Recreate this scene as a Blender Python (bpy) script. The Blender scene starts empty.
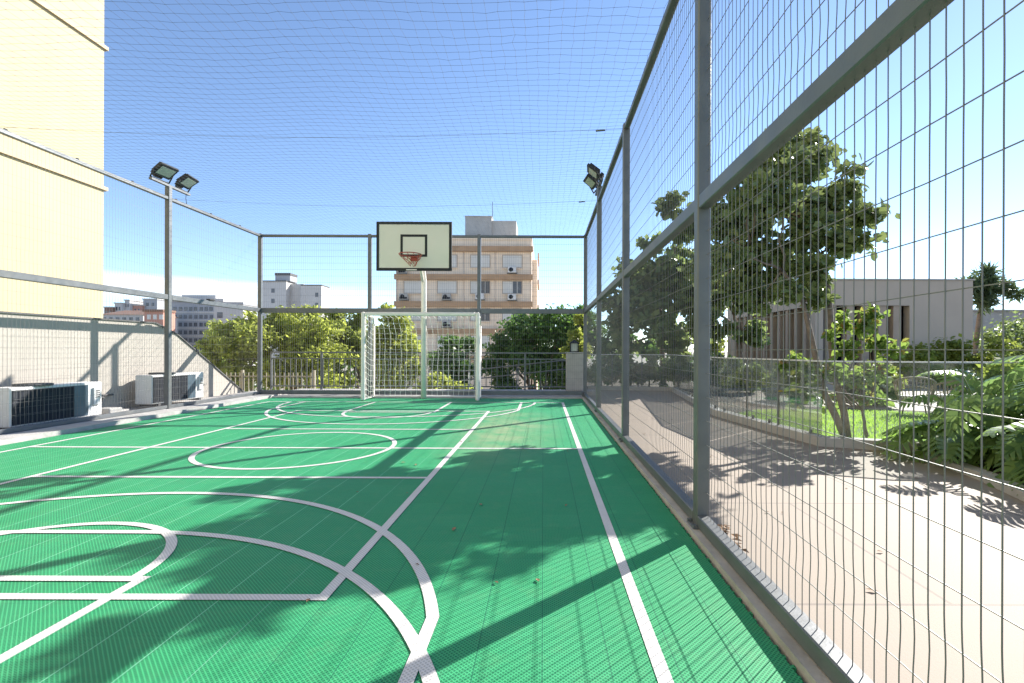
import bpy, math, random
import numpy as np
from mathutils import Vector, Matrix

random.seed(7)
rng = np.random.default_rng(11)
scene = bpy.context.scene
COL = scene.collection
R = math.radians
ROOT = {}                       # world position of the root each object hangs under


# ------------------------------------------------------------------ object helpers
def tag(o, label=None, cat=None, group=None, kind=None):
    if label: o['label'] = label
    if cat: o['category'] = cat
    if group: o['group'] = group
    if kind: o['kind'] = kind
    return o


def thing(name, label, cat, loc, group=None):
    o = bpy.data.objects.new(name, None)
    o.empty_display_size = 0.2
    o.location = loc
    COL.objects.link(o)
    ROOT[o] = np.array(loc, float)
    return tag(o, label, cat, group)


def link_mesh(name, me, mat, parent=None, loc=None):
    o = bpy.data.objects.new(name, me)
    COL.objects.link(o)
    for m in (mat if isinstance(mat, (list, tuple)) else [mat]):
        me.materials.append(m)
    if parent is not None:
        o.parent = parent
        ROOT[o] = ROOT[parent]
        off = ROOT[parent]
    else:
        off = np.array(loc if loc is not None else (0, 0, 0), float)
        o.location = off
        ROOT[o] = off
    if np.any(off):
        me.transform(Matrix.Translation(Vector(-off)))
    return o


class MB:
    """collects simple shapes into one mesh"""
    def __init__(s):
        s.v = []; s.f = []; s.mi = []; s.sm = []; s.cm = 0

    def add(s, vs, fs, smooth=False):
        b = len(s.v)
        s.v.extend([tuple(map(float, p)) for p in vs])
        for f in fs:
            s.f.append(tuple(b + i for i in f)); s.mi.append(s.cm); s.sm.append(smooth)
        return s

    def box(s, x0, x1, y0, y1, z0, z1):
        x0, x1 = sorted((x0, x1)); y0, y1 = sorted((y0, y1)); z0, z1 = sorted((z0, z1))
        vs = [(x, y, z) for z in (z0, z1) for y in (y0, y1) for x in (x0, x1)]
        return s.add(vs, [(0, 2, 3, 1), (4, 5, 7, 6), (0, 1, 5, 4), (2, 6, 7, 3), (0, 4, 6, 2), (1, 3, 7, 5)])

    def bev(s, x0, x1, y0, y1, z0, z1, b=0.01):
        """box with its vertical and horizontal edges chamfered"""
        pts = []
        for z, i in ((z0, b), (z0 + b, 0), (z1 - b, 0), (z1, b)):
            for x, y in ((x0 + i, y0 + b + i), (x0 + b + i, y0 + i), (x1 - b - i, y0 + i), (x1 - i, y0 + b + i),
                         (x1 - i, y1 - b - i), (x1 - b - i, y1 - i), (x0 + b + i, y1 - i), (x0 + i, y1 - b - i)):
                pts.append((x, y, z))
        fs = [tuple(reversed(range(8))), tuple(range(24, 32))]
        for k in range(3):
            for j in range(8):
                a = k * 8 + j; c = k * 8 + (j + 1) % 8
                fs.append((a, c, c + 8, a + 8))
        return s.add(pts, fs)

    def obox(s, c, ax, ay, az):
        c = np.array(c, float); ax, ay, az = (np.array(a, float) for a in (ax, ay, az))
        vs = [c + i * ax + j * ay + k * az for k in (-1, 1) for j in (-1, 1) for i in (-1, 1)]
        return s.add(vs, [(0, 2, 3, 1), (4, 5, 7, 6), (0, 1, 5, 4), (2, 6, 7, 3), (0, 4, 6, 2), (1, 3, 7, 5)])

    def prism(s, poly, z0, z1):
        n = len(poly)
        vs = [(x, y, z0) for x, y in poly] + [(x, y, z1) for x, y in poly]
        fs = [tuple(reversed(range(n))), tuple(range(n, 2 * n))]
        fs += [(i, (i + 1) % n, n + (i + 1) % n, n + i) for i in range(n)]
        return s.add(vs, fs)

    def sheet(s, poly, z):
        return s.add([(x, y, z) for x, y in poly], [tuple(range(len(poly)))])

    def tube(s, pts, r, n=8, smooth=True, cap=True):
        pts = [np.array(p, float) for p in pts]
        rs = r if hasattr(r, '__len__') else [r] * len(pts)
        vs = []; ref = None
        for i, p in enumerate(pts):
            a = pts[max(i - 1, 0)]; b = pts[min(i + 1, len(pts) - 1)]
            t = b - a; t = t / (np.linalg.norm(t) + 1e-12)
            if ref is None:
                ref = np.array((0, 0, 1.0)) if abs(t[2]) < 0.9 else np.array((1.0, 0, 0))
            u = ref - t * ref.dot(t); u /= np.linalg.norm(u) + 1e-12
            w = np.cross(t, u); ref = u
            for k in range(n):
                q = 2 * math.pi * (k + .5) / n
                vs.append(p + rs[i] * (math.cos(q) * u + math.sin(q) * w))
        fs = []
        for i in range(len(pts) - 1):
            for k in range(n):
                a = i * n + k; b = i * n + (k + 1) % n
                fs.append((a, b, b + n, a + n))
        if cap:
            fs.append(tuple(reversed(range(n)))); e = (len(pts) - 1) * n
            fs.append(tuple(range(e, e + n)))
        return s.add(vs, fs, smooth)

    def build(s, name, mat, parent=None, loc=None):
        me = bpy.data.meshes.new(name)
        me.from_pydata(s.v, [], s.f)
        me.polygons.foreach_set('material_index', s.mi)
        me.polygons.foreach_set('use_smooth', s.sm)
        me.update()
        return link_mesh(name, me, mat, parent, loc)


def quads_mesh(name, V, Q, mat, parent=None, loc=None, smooth=False):
    V = np.asarray(V, np.float32).reshape(-1, 3); Q = np.asarray(Q, np.int32).reshape(-1, 4)
    me = bpy.data.meshes.new(name)
    me.vertices.add(len(V)); me.vertices.foreach_set('co', V.ravel())
    me.loops.add(Q.size); me.loops.foreach_set('vertex_index', Q.ravel())
    me.polygons.add(len(Q))
    me.polygons.foreach_set('loop_start', np.arange(0, Q.size, 4, dtype=np.int32))
    me.polygons.foreach_set('use_smooth', np.full(len(Q), smooth))
    me.update(calc_edges=True); me.validate()
    return link_mesh(name, me, mat, parent, loc)


def copy_tree(o, parent=None):
    c = o.copy(); COL.objects.link(c); c.parent = parent
    ROOT[c] = ROOT[o]
    for ch in list(o.children):
        copy_tree(ch, c)
    return c


# ------------------------------------------------------------------ materials
class NT:
    def __init__(s, name):
        m = bpy.data.materials.new(name); m.use_nodes = True
        s.m = m; s.t = m.node_tree; s.t.nodes.clear()
        s.out = s.t.nodes.new('ShaderNodeOutputMaterial')

    def n(s, typ, **kw):
        nd = s.t.nodes.new('ShaderNode' + typ)
        for k, v in kw.items(): setattr(nd, k, v)
        return nd

    def set(s, sock, v):
        if hasattr(v, 'outputs') or hasattr(v, 'is_output'):
            s.t.links.new(v if hasattr(v, 'is_output') else v.outputs[0], sock)
        elif isinstance(v, (tuple, list)) and len(v) == 3 and sock.type == 'RGBA':
            sock.default_value = (*v, 1)
        else:
            sock.default_value = v

    def math(s, op, a, b=0.0, c=None):
        nd = s.n('Math', operation=op)
        s.set(nd.inputs[0], a); s.set(nd.inputs[1], b)
        if c is not None: s.set(nd.inputs[2], c)
        return nd.outputs[0]

    def mix(s, f, a, b, mode='MIX'):
        nd = s.n('Mix', data_type='RGBA', blend_type=mode)
        s.set(nd.inputs[0], f); s.set(nd.inputs[6], a); s.set(nd.inputs[7], b)
        return nd.outputs[2]

    def ramp(s, f, a, b):
        nd = s.n('MapRange'); s.set(nd.inputs[0], f); nd.inputs[1].default_value = a; nd.inputs[2].default_value = b
        return nd.outputs[0]

    def co(s):
        return s.n('NewGeometry').outputs['Position']

    def noise(s, scale, detail=4, rough=.55, vec=None, dist=0.0):
        nd = s.n('TexNoise'); nd.inputs['Scale'].default_value = scale; nd.inputs['Detail'].default_value = detail
        nd.inputs['Roughness'].default_value = rough; nd.inputs['Distortion'].default_value = dist
        s.set(nd.inputs['Vector'], vec if vec is not None else s.n('TexCoord').outputs['Object'])
        return nd.outputs[0]

    def bump(s, h, strength=.3, dist=.01):
        nd = s.n('Bump'); nd.inputs['Strength'].default_value = strength; nd.inputs['Distance'].default_value = dist
        s.set(nd.inputs['Height'], h)
        return nd.outputs[0]

    def pbr(s, col, rough=.6, metal=0.0, normal=None, spec=.5):
        b = s.n('BsdfPrincipled')
        s.set(b.inputs['Base Color'], col); s.set(b.inputs['Roughness'], rough); s.set(b.inputs['Metallic'], metal)
        b.inputs['Specular IOR Level'].default_value = spec
        if normal is not None: s.set(b.inputs['Normal'], normal)
        s.t.links.new(b.outputs[0], s.out.inputs[0])
        return s.m


def plain(name, col, rough=.6, var=.18, scale=6, metal=0.0, bump=.15, bscale=None, dirt=None):
    """base colour broken up by two sizes of noise, with a little bump"""
    t = NT(name)
    a = t.ramp(t.noise(scale, 5), .3, .7)
    c1 = tuple(x * (1 - var) for x in col); c2 = tuple(min(1, x * (1 + var * .6)) for x in col)
    c = t.mix(a, c1, c2)
    if dirt:
        d = t.ramp(t.noise(scale * .35, 7, .65), .52, .75)
        c = t.mix(t.math('MULTIPLY', d, .6), c, dirt)
    nb = t.bump(t.noise(bscale or scale * 8, 4), bump, .01)
    r = t.math('ADD', rough - .08, t.math('MULTIPLY', t.noise(scale * 2, 3), .16))
    return t.pbr(c, r, metal, nb)


def leaf_mat(name, dark, light, trans=.38, rough=.42, tip=None):
    t = NT(name)
    g = t.n('NewGeometry').outputs['Random Per Island']
    c = t.mix(g, dark, light)
    big = t.ramp(t.noise(1.1, 3), .35, .65)
    c = t.mix(t.math('MULTIPLY', big, .45), c, light)
    if tip:
        sel = t.math('GREATER_THAN', g, .9)
        c = t.mix(t.math('MULTIPLY', sel, .8), c, tip)
    b = t.n('BsdfPrincipled'); t.set(b.inputs['Base Color'], c); b.inputs['Roughness'].default_value = rough
    b.inputs['Specular IOR Level'].default_value = .35
    tr = t.n('BsdfTranslucent')
    t.set(tr.inputs[0], t.mix(.55, c, tuple(min(1, x * 2.6) for x in light)))
    mx = t.n('MixShader'); mx.inputs[0].default_value = trans
    t.t.links.new(b.outputs[0], mx.inputs[1]); t.t.links.new(tr.outputs[0], mx.inputs[2])
    t.t.links.new(mx.outputs[0], t.out.inputs[0])
    return t.m


M = {}
M['steel'] = plain('grey_painted_steel', (.13, .14, .148), .42, .16, 5, .2, .06, 60, (.2, .19, .17))
M['wire'] = plain('galvanised_wire', (.175, .17, .168), .5, .12, 9, .15, .02)
M['edge'] = plain('bare_metal_edge', (.42, .42, .40), .45, .1, 8, .2, .03)
M['concrete'] = plain('kerb_concrete', (.44, .425, .405), .85, .2, 5, 0, .5, 40, (.2, .18, .15))
M['wall'] = plain('render_wall', (.39, .375, .345), .85, .1, 1.6, 0, .3, 50, (.29, .275, .25))
def streaky(name, col, dirt, amt):
    t = NT(name); p = t.co()
    m_ = t.n('Mapping'); m_.inputs['Scale'].default_value = (1.6, 1.6, .12); t.set(m_.inputs[0], p)
    c = t.mix(t.math('MULTIPLY', t.ramp(t.noise(1.7, 8, .7, m_.outputs[0]), .45, .8), amt), col, dirt)
    c = t.mix(t.math('MULTIPLY', t.ramp(t.noise(1.1, 6, .6, p), .4, .75), amt * .8), c, dirt)
    return t.pbr(c, .88, 0, t.bump(t.noise(45, 4, .6, p), .25, .01))
M['cream'] = streaky('cream_render', (.53, .445, .275), (.46, .38, .23), .45)
M['wall'] = streaky('render_wall', (.41, .375, .33), (.34, .31, .275), .4)
M['trim'] = plain('tan_cornice', (.50, .40, .27), .8, .1, 2, 0, .2)
M['white_paint'] = plain('white_painted_steel', (.86, .80, .74), .4, .05, 5, 0, .05, 40, (.62, .60, .52))
M['line'] = plain('white_line_tile', (.78, .76, .75), .55, .08, 4, 0, .1, 60, (.55, .56, .5))
M['white_string'] = plain('white_cord', (.78, .78, .72), .8, .06, 12)
M['black'] = plain('black_plastic', (.014, .016, .017), .7, .2, 8, 0, .05)
M['net_black'] = plain('black_net_cord', (.09, .10, .14), .8, .1, 10)
M['red'] = plain('red_hoop_paint', (.42, .07, .04), .45, .15, 12)
M['board'] = plain('backboard_paint', (.78, .74, .62), .5, .04, 2, 0, .04, 30, (.66, .68, .54))
M['ac_white'] = plain('white_enamel', (.66, .65, .64), .45, .06, 5, 0, .05, 30, (.5, .48, .45))
M['ac_dark'] = plain('dark_coil', (.008, .012, .022), .8, .3, 14, 0, .2)
M['ac_blue'] = plain('bluish_panel', (.085, .125, .16), .4, .2, 5, .2, .1)
M['pipe'] = plain('insulated_pipe', (.10, .10, .10), .8, .2, 8)
M['trunk'] = plain('tree_bark', (.20, .155, .12), .9, .35, 14, 0, .9, 30)
M['soil'] = plain('garden_soil', (.09, .07, .05), .95, .35, 6, 0, .8, 20)
M['terrain'] = plain('far_ground', (.42, .37, .30), .95, .4, .05, 0, .2)
M['pavilion'] = plain('taupe_render', (.50, .435, .37), .85, .05, 1.2, 0, .15, 40)
M['fin'] = plain('taupe_fin', (.43, .35, .28), .7, .12, 3)
M['dark_glass'] = plain('dark_window_glass', (.03, .035, .04), .12, .3, 1.5, 0, .02)
M['stone'] = plain('pillar_stone', (.42, .40, .37), .85, .12, 6, 0, .3, 40)
M['wicker'] = plain('woven_rattan', (.30, .23, .16), .7, .25, 40, 0, .6, 120)
M['grey_block'] = plain('grey_facade', (.36, .37, .39), .8, .1, .2, 0, .1)
M['pale_block'] = plain('pale_facade', (.52, .50, .48), .8, .08, .2, 0, .1)
M['salmon'] = plain('salmon_facade', (.50, .25, .19), .85, .15, .4, 0, .1)
M['brick_roof'] = plain('brown_roof', (.24, .14, .10), .9, .2, 1, 0, .2)
M['win_far'] = plain('far_window', (.09, .10, .12), .25, .4, .6, 0, .02)
M['win_white'] = plain('white_shutter', (.66, .64, .60), .6, .06, 2)
M['apt_wall'] = NT('apartment_tile')
t = M['apt_wall']
bk = t.n('TexBrick'); bk.offset = 0; bk.inputs['Scale'].default_value = 1
bk.inputs['Brick Width'].default_value = .9; bk.inputs['Row Height'].default_value = .45; bk.inputs['Mortar Size'].default_value = .012
mp = t.n('Mapping'); mp.inputs['Rotation'].default_value = (R(90), 0, 0); t.set(mp.inputs[0], t.co()); t.set(bk.inputs[0], mp)
t.set(bk.inputs['Color1'], (.86, .71, .56)); t.set(bk.inputs['Color2'], (.82, .675, .53)); t.set(bk.inputs['Mortar'], (.56, .46, .36))
st = t.ramp(t.noise(.5, 6, .65), .5, .8)
M['apt_wall'] = t.pbr(t.mix(t.math('MULTIPLY', st, .5), bk.outputs[0], (.52, .43, .35)), .85)
M['apt_band'] = plain('ochre_band', (.45, .285, .17), .8, .15, 1.2, 0, .2, 8, (.22, .13, .08))
M['tank'] = plain('weathered_tank', (.46, .45, .43), .9, .12, .8, 0, .3, 8, (.22, .21, .20))
M['pickt'] = plain('cream_iron', (.33, .30, .23), .7, .1, 5)
M['rust_leaf'] = plain('dry_leaf', (.25, .15, .08), .8, .3, 20)

# --- green interlocking sports tiles: open lattice, tile seams, dust and scuffs
t = NT('green_sports_tile')
pos = t.co(); sp = t.n('SeparateXYZ'); t.set(sp.inputs[0], pos); X, Y = sp.outputs[0], sp.outputs[1]
def tri(v): return t.math('PINGPONG', v, .5)                         # 0 at the cell edge, .5 in the middle
P = .0125
ux = t.math('MULTIPLY', t.math('ADD', X, Y), .7071 / P); uy = t.math('MULTIPLY', t.math('SUBTRACT', X, Y), .7071 / P)
hole = t.math('MULTIPLY', t.ramp(tri(ux), .13, .22), t.ramp(tri(uy), .13, .22))
T = .236
sx = t.math('LESS_THAN', tri(t.math('DIVIDE', X, T)), .0085)
sy = t.math('LESS_THAN', tri(t.math('DIVIDE', Y, T)), .0085)
cellx = t.math('FLOOR', t.math('DIVIDE', X, T)); celly = t.math('FLOOR', t.math('DIVIDE', Y, T))
wn = t.n('TexWhiteNoise', noise_dimensions='2D'); cb = t.n('CombineXYZ'); t.set(cb.inputs[0], cellx); t.set(cb.inputs[1], celly); t.set(wn.inputs[0], cb)
g = t.mix(wn.outputs[0], (.042, .335, .135), (.054, .375, .158))
g = t.mix(t.ramp(t.noise(.9, 6, .6, pos), .35, .75), g, (.062, .37, .175))
g = t.mix(t.math('MULTIPLY', hole, .72), g, (.004, .085, .045))
dust = t.math('MULTIPLY', t.ramp(t.noise(7, 8, .75, pos), .5, .85), .24)
# worn, dusty patch in front of the far corner
dx = t.math('DIVIDE', t.math('SUBTRACT', X, -.55), .9); dy = t.math('DIVIDE', t.math('SUBTRACT', Y, 6.9), 2.6)
rr = t.math('SQRT', t.math('ADD', t.math('MULTIPLY', dx, dx), t.math('MULTIPLY', dy, dy)))
wear = t.math('MULTIPLY', t.ramp(rr, 1.0, .1), t.ramp(t.noise(2.2, 7, .7, pos), .3, .62))
g = t.mix(t.math('MAXIMUM', t.math('MULTIPLY', dust, .5), t.math('MULTIPLY', wear, .75)), g, (.36, .36, .22))
sc_m = t.n('Mapping'); sc_m.inputs['Scale'].default_value = (3.5, .8, 1); sc_m.inputs['Rotation'].default_value = (0, 0, .35); t.set(sc_m.inputs[0], pos)
scuff = t.math('MULTIPLY', t.ramp(t.noise(2.6, 9, .75, sc_m.outputs[0]), .58, .72), .30)
g = t.mix(scuff, g, (.10, .27, .16))
spots = t.math('MULTIPLY', t.ramp(t.noise(17, 4, .6, pos), .69, .74), .45)
g = t.mix(spots, g, (.02, .10, .06))
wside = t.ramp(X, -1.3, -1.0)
seamc = t.mix(wside, (.26, .62, .42), (.015, .12, .07))  # pale left-hand seams have the glint of the tile gaps painted in
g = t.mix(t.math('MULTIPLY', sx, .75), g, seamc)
g = t.mix(t.math('MULTIPLY', sy, .22), g, (.015, .14, .08))
tl = NT('white_sports_tile')
sp2 = tl.n('SeparateXYZ'); tl.set(sp2.inputs[0], tl.co())
ux2 = tl.math('MULTIPLY', tl.math('ADD', sp2.outputs[0], sp2.outputs[1]), .7071 / P); uy2 = tl.math('MULTIPLY', tl.math('SUBTRACT', sp2.outputs[0], sp2.outputs[1]), .7071 / P)
h2 = tl.math('MULTIPLY', tl.ramp(tl.math('PINGPONG', ux2, .5), .16, .26), tl.ramp(tl.math('PINGPONG', uy2, .5), .16, .26))
c2 = tl.mix(tl.ramp(tl.noise(3, 6, .7, tl.co()), .4, .75), (.70, .68, .66), (.60, .585, .56))
c2 = tl.mix(tl.math('MULTIPLY', h2, .6), c2, (.30, .30, .28))
M['line'] = tl.pbr(c2, .6, 0, None, .3)
M['court'] = t.pbr(g, .6, 0, t.bump(t.math('MULTIPLY', hole, -1), .25, .004), .15)

# --- beige stone paving in large slabs
t = NT('beige_paving')
bk = t.n('TexBrick'); bk.offset = .5; bk.inputs['Scale'].default_value = 1
bk.inputs['Brick Width'].default_value = 1.42; bk.inputs['Row Height'].default_value = 1.42; bk.inputs['Mortar Size'].default_value = .009
mp = t.n('Mapping'); mp.inputs['Location'].default_value = (.35, .7, 0); t.set(mp.inputs[0], t.co()); t.set(bk.inputs[0], mp)
t.set(bk.inputs['Color1'], (.285, .233, .182)); t.set(bk.inputs['Color2'], (.268, .219, .171)); t.set(bk.inputs['Mortar'], (.17, .135, .11))
c = t.mix(t.math('MULTIPLY', t.ramp(t.noise(1.5, 7, .7), .45, .8), .4), bk.outputs[0], (.29, .235, .19))
c = t.mix(t.math('MULTIPLY', t.ramp(t.noise(60, 3), .35, .7), .18), c, (.26, .21, .17))
M['paving'] = t.pbr(c, .75, 0, t.bump(t.noise(90, 3), .15, .004))

# --- lawn
t = NT('lawn')
c = t.mix(t.ramp(t.noise(3, 5), .35, .65), (.16, .29, .040), (.21, .35, .055))
c = t.mix(t.ramp(t.noise(55, 4, .7), .3, .7), c, (.07, .14, .02))
M['lawn'] = t.pbr(c, .9, 0, t.bump(t.noise(120, 3), .7, .02))
M['grass'] = leaf_mat('grass_blade', (.14, .26, .03), (.26, .40, .06), .5)

# --- clear glass
def glass(name, tint, refl=1.0):
    t = NT(name)
    tr = t.n('BsdfTransparent'); t.set(tr.inputs[0], tint)
    gl = t.n('BsdfGlossy'); gl.inputs['Roughness'].default_value = .02
    fr = t.n('Fresnel'); fr.inputs[0].default_value = 1.5
    mx = t.n('MixShader'); t.set(mx.inputs[0], t.math('MULTIPLY', fr, refl))
    t.t.links.new(tr.outputs[0], mx.inputs[1]); t.t.links.new(gl.outputs[0], mx.inputs[2])
    df = t.n('BsdfDiffuse'); t.set(df.inputs[0], (.7, .75, .75))
    m2 = t.n('MixShader'); t.set(m2.inputs[0], t.math('MULTIPLY', t.ramp(t.noise(1.7, 5, .6), .35, .8), .08))
    t.t.links.new(mx.outputs[0], m2.inputs[1]); t.t.links.new(df.outputs[0], m2.inputs[2])
    t.t.links.new(m2.outputs[0], t.out.inputs[0])
    return t.m
M['glass'] = glass('balustrade_glass', (.95, .975, .97), .75)
M['lamp_glass'] = plain('floodlight_glass', (.42, .46, .40), .18, .08, 20, 0, .02)

M['leaf_tree'] = leaf_mat('glossy_tree_leaf', (.066, .104, .040), (.180, .225, .080), .24, .28)
M['leaf_dark'] = leaf_mat('dark_tree_leaf', (.062, .100, .036), (.165, .215, .070), .45, .35)
M['leaf_dome'] = leaf_mat('deep_green_leaf', (.026, .072, .018), (.11, .20, .04), .36, .4)
M['leaf_yellow'] = leaf_mat('yellow_green_leaf', (.10, .145, .026), (.31, .345, .07), .54, .5)
M['leaf_mid'] = leaf_mat('mid_green_leaf', (.07, .115, .02), (.22, .26, .045), .48, .5)
M['leaf_red'] = leaf_mat('red_tipped_leaf', (.07, .125, .025), (.17, .24, .05), .45, .35, (.34, .13, .05))
M['leaf_phil'] = leaf_mat('philodendron_leaf', (.06, .115, .045), (.19, .28, .085), .40, .22)
M['leaf_palm'] = leaf_mat('palm_leaf', (.05, .08, .035), (.10, .14, .06), .3, .5)
M['stalk'] = plain('green_stalk', (.10, .16, .04), .5, .2, 10)

# ------------------------------------------------------------------ ground
def struct(o): return tag(o, kind='structure')

mb = MB(); mb.sheet([(-3000, -3000), (3000, -3000), (3000, 3000), (-3000, 3000)], -7.0)
struct(mb.build('ground', M['terrain']))
mb = MB(); mb.box(-7.35, 1.06, -9, 12.55, -7.2, -.03); mb.box(1.06, 34, -9, 36, -7.2, -.03)
struct(mb.build('terrace', M['concrete']))
FL = -6.12; FR = .868; FB = 11.15                                   # court floor edges
mb = MB(); mb.sheet([(FL, -6), (FR, -6), (FR, FB), (FL, FB)], 0.0)
mb.add([(FR, -6, 0), (FR, FB, 0), (FR, FB, -.028), (FR, -6, -.028)], [(0, 1, 2, 3)])
y = .3                                                              # snap tabs along the open edge of the tiles
while y < FB:
    w = .014 + .006 * random.random()
    mb.box(FR + .0005, FR + .007 + .010 * random.random(), y, y + w, -.02, -.002 - .002 * random.random())
    y += .059
struct(mb.build('court_floor', M['court']))
mb = MB(); mb.box(.888, 1.058, -6, 11.3, -.029, .028)
struct(mb.build('kerb', M['concrete']))
mb = MB(); mb.box(-7.24, -6.14, -6, 12.3, -.029, .055)
struct(mb.build('kerb', M['concrete']))
mb = MB(); mb.box(-6.138, .886, 11.17, 11.62, -.029, .03); mb.box(-6.138, 1.3, 11.98, 12.5, -.029, .10)
struct(mb.build('kerb', M['concrete']))
mb = MB(); mb.sheet([(1.06, -9), (30, -9), (30, 14.2), (1.06, 14.2)], 0.0)
struct(mb.build('patio_paving', M['paving']))

# painted markings: each sheet 4 mm above the one below
ZL = [0.003]
def nz():
    ZL[0] += .00009
    return ZL[0]
W = .026
def line(x0, y0, x1, y1, w=W):
    d = math.hypot(x1 - x0, y1 - y0); nx, ny = -(y1 - y0) / d * w, (x1 - x0) / d * w
    mb = MB(); mb.sheet([(x0 + nx, y0 + ny), (x0 - nx, y0 - ny), (x1 - nx, y1 - ny), (x1 + nx, y1 + ny)], nz())
    if mb.f: struct(mb.build('court_line', M['line']))
def arc(cx, cy, r, a0, a1, w=W, n=160, flat=0.0):
    """ring segment; 'flat' puts a straight piece of that length at the top of the arc"""
    pts = []
    for i in range(n + 1):
        a = R(a0 + (a1 - a0) * i / n)
        off = (flat if math.cos(a) > 0 else -flat) if flat else 0
        pts.append((math.cos(a), math.sin(a), off))
    vs = []; z = nz()
    for c_, s_, off in pts:
        vs += [(cx + off + (r - w) * c_, cy + (r - w) * s_, z), (cx + off + (r + w) * c_, cy + (r + w) * s_, z)]
    mb = MB(); mb.add(vs, [(2 * i, 2 * i + 1, 2 * i + 3, 2 * i + 2) for i in range(n)])
    struct(mb.build('court_line', M['line']))
CX = -2.70; CY = 5.49; YB = 10.30
XA, XM = -5.72, .41
line(XA, -5, XA, YB + W); line(XM, -5, XM, YB + W)                  # outer court
line(XA, YB, XM, YB)
line(XA, CY, XM, CY)                                                # half-way line
arc(CX, CY + .02, 1.0, 0, 360)                                      # centre circle
XV0, XV1 = -4.38, -.97
line(XV0, 2.18 - W, XV0, 8.80 + W); line(XV1, 2.18 - W, XV1, 8.80 + W)   # inner court
line(XV0, 2.18, XV1, 2.18); line(XV0, 8.80, XV1, 8.80)
line(XV0, 4.22, XV1, 4.22); line(XV0, 6.78, XV1, 6.78)
for m in (0, 1):
    fy = (lambda y: y) if m == 0 else (lambda y: 2 * CY - y)
    sg = 1 if m == 0 else -1
    line(CX - .79, fy(-.2 if m == 0 else .69), CX - .79, fy(2.375)); line(CX + .79, fy(-.2 if m == 0 else .69), CX + .79, fy(2.375))   # key
    line(CX - .79, fy(2.35), CX + .79, fy(2.35))
    arc(CX, fy(2.35), .745, 0, 180 * sg)
    a = math.degrees(math.asin((2.02 - 1.42) / 2.33))               # long-range arc with straight ends
    arc(CX, fy(1.42), 2.33, a * sg, (180 - a) * sg)
    xk = 2.33 * math.cos(R(a))
    line(CX - xk, fy(2.03), CX - xk, fy(.7)); line(CX + xk, fy(2.03), CX + xk, fy(.7))
    arc(CX, fy(.71), 2.24, 0, 180 * sg, flat=.29)                   # goal area

# ------------------------------------------------------------------ welded mesh fences
FX, LX, BY = .972, -6.56, 11.42
ZT, ZM = 3.75, 2.0
def wire_panel(fence, a, b, z0, z1, out, name='mesh_panel', wr=.0018):
    """welded wire between 2-D points a and b; verticals every 5 cm with V folds, horizontals about every 15 cm"""
    a = np.array(a, float); b = np.array(b, float); L = np.linalg.norm(b - a); d = (b - a) / L
    out = np.array(out, float)
    folds = [z0 + .24, z1 - .24]
    prof = [(z0, 0)]
    for f, am in zip(folds, (.0042, .0008)):                            # soft stiffening folds
        prof += [(f + .12 * q, am * .5 * (1 + math.cos(math.pi * q))) for q in (-1, -.66, -.33, 0, .33, .66, 1)]
    prof.append((z1, 0))
    mb = MB()
    n = int(L / .05)
    for i in range(1, n):
        base = a + d * (L * i / n)
        ph = random.uniform(-1, 1) * .0002
        pts = []
        for k, (z, o) in enumerate(prof):
            q = base + out * o + d * (ph * math.sin(k * 1.7 + i) if 0 < k < len(prof) - 1 else 0)
            pts.append((q[0], q[1], z))
        mb.tube(pts, wr, 4, False, False)
    m = int(round((z1 - z0) / .148))
    zs = [z0 + (z1 - z0) * j / m for j in range(1, m)]
    for z in zs:
        o = 0
        for f, am in zip(folds, (.0042, .0008)):
            if abs(z - f) < .12: o = max(o, am * .5 * (1 + math.cos(math.pi * (z - f) / .12)))
        pts = []
        for s_ in np.linspace(0, 1, 9):
            q = a + d * L * s_ + out * (o + .004)
            pts.append((q[0], q[1], z + random.uniform(-1, 1) * .002))
        mb.tube(pts, wr * 1.05, 4, False, False)
    return mb.build(name, M['wire'], fence)

def bolt_row(mb, x, y, z):
    mb.box(x - .012, x + .012, y - .012, y + .012, z, z + .012)

# right fence
fr = thing('mesh_fence', 'tall grey welded mesh fence between the green court and the beige patio', 'fence', (FX, 5, 0), 'mesh fences round the court')
py = [.2, 3.02, 5.82, 8.62, BY]
for y in py:
    mb = MB(); mb.bev(FX - .04, FX + .04, y - .04, y + .04, .028, ZT + .02 if y != 8.62 else ZT + .22, .006)
    mb.bev(FX - .07, FX + .07, y - .07, y + .07, .0285, .040, .003)
    for bx_, by_ in ((-1, -1), (-1, 1), (1, -1), (1, 1)): bolt_row(mb, FX + bx_ * .056, y + by_ * .056, .0405)
    mb.build('post', M['steel'], fr)
    if y not in (BY, .2):
        mb = MB(); mb.box(FX - .012, FX + .028, y + .042, y + .058, .14, ZT - .05); mb.build('panel_edge_bar', M['edge'], fr)
for y0, y1 in zip([-2.6] + py[:-1], py):
    a_, b_ = y0 + .042, y1 - .042
    mb = MB(); mb.bev(FX - .032, FX + .032, a_, b_, ZT - .055, ZT, .006); mb.build('top_rail', M['steel'], fr)
    mb = MB(); mb.bev(FX - .036, FX + .036, a_, b_, ZM - .042, ZM + .042, .006); mb.build('middle_rail', M['steel'], fr)
    mb = MB(); mb.bev(FX - .04, FX + .03, a_, b_, .03, .105, .006); mb.build('bottom_rail', M['steel'], fr)
    wire_panel(fr, (FX + .01, a_), (FX + .01, b_), .10, ZM - .035, (1, 0))
    wire_panel(fr, (FX + .01, a_), (FX + .01, b_), ZM + .035, ZT - .05, (1, 0))
mb = MB(); mb.box(FX - .025, FX + .025, 8.27, 9.12, 3.955, 3.99); mb.build('lamp_crossbar', M['steel'], fr)

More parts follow.
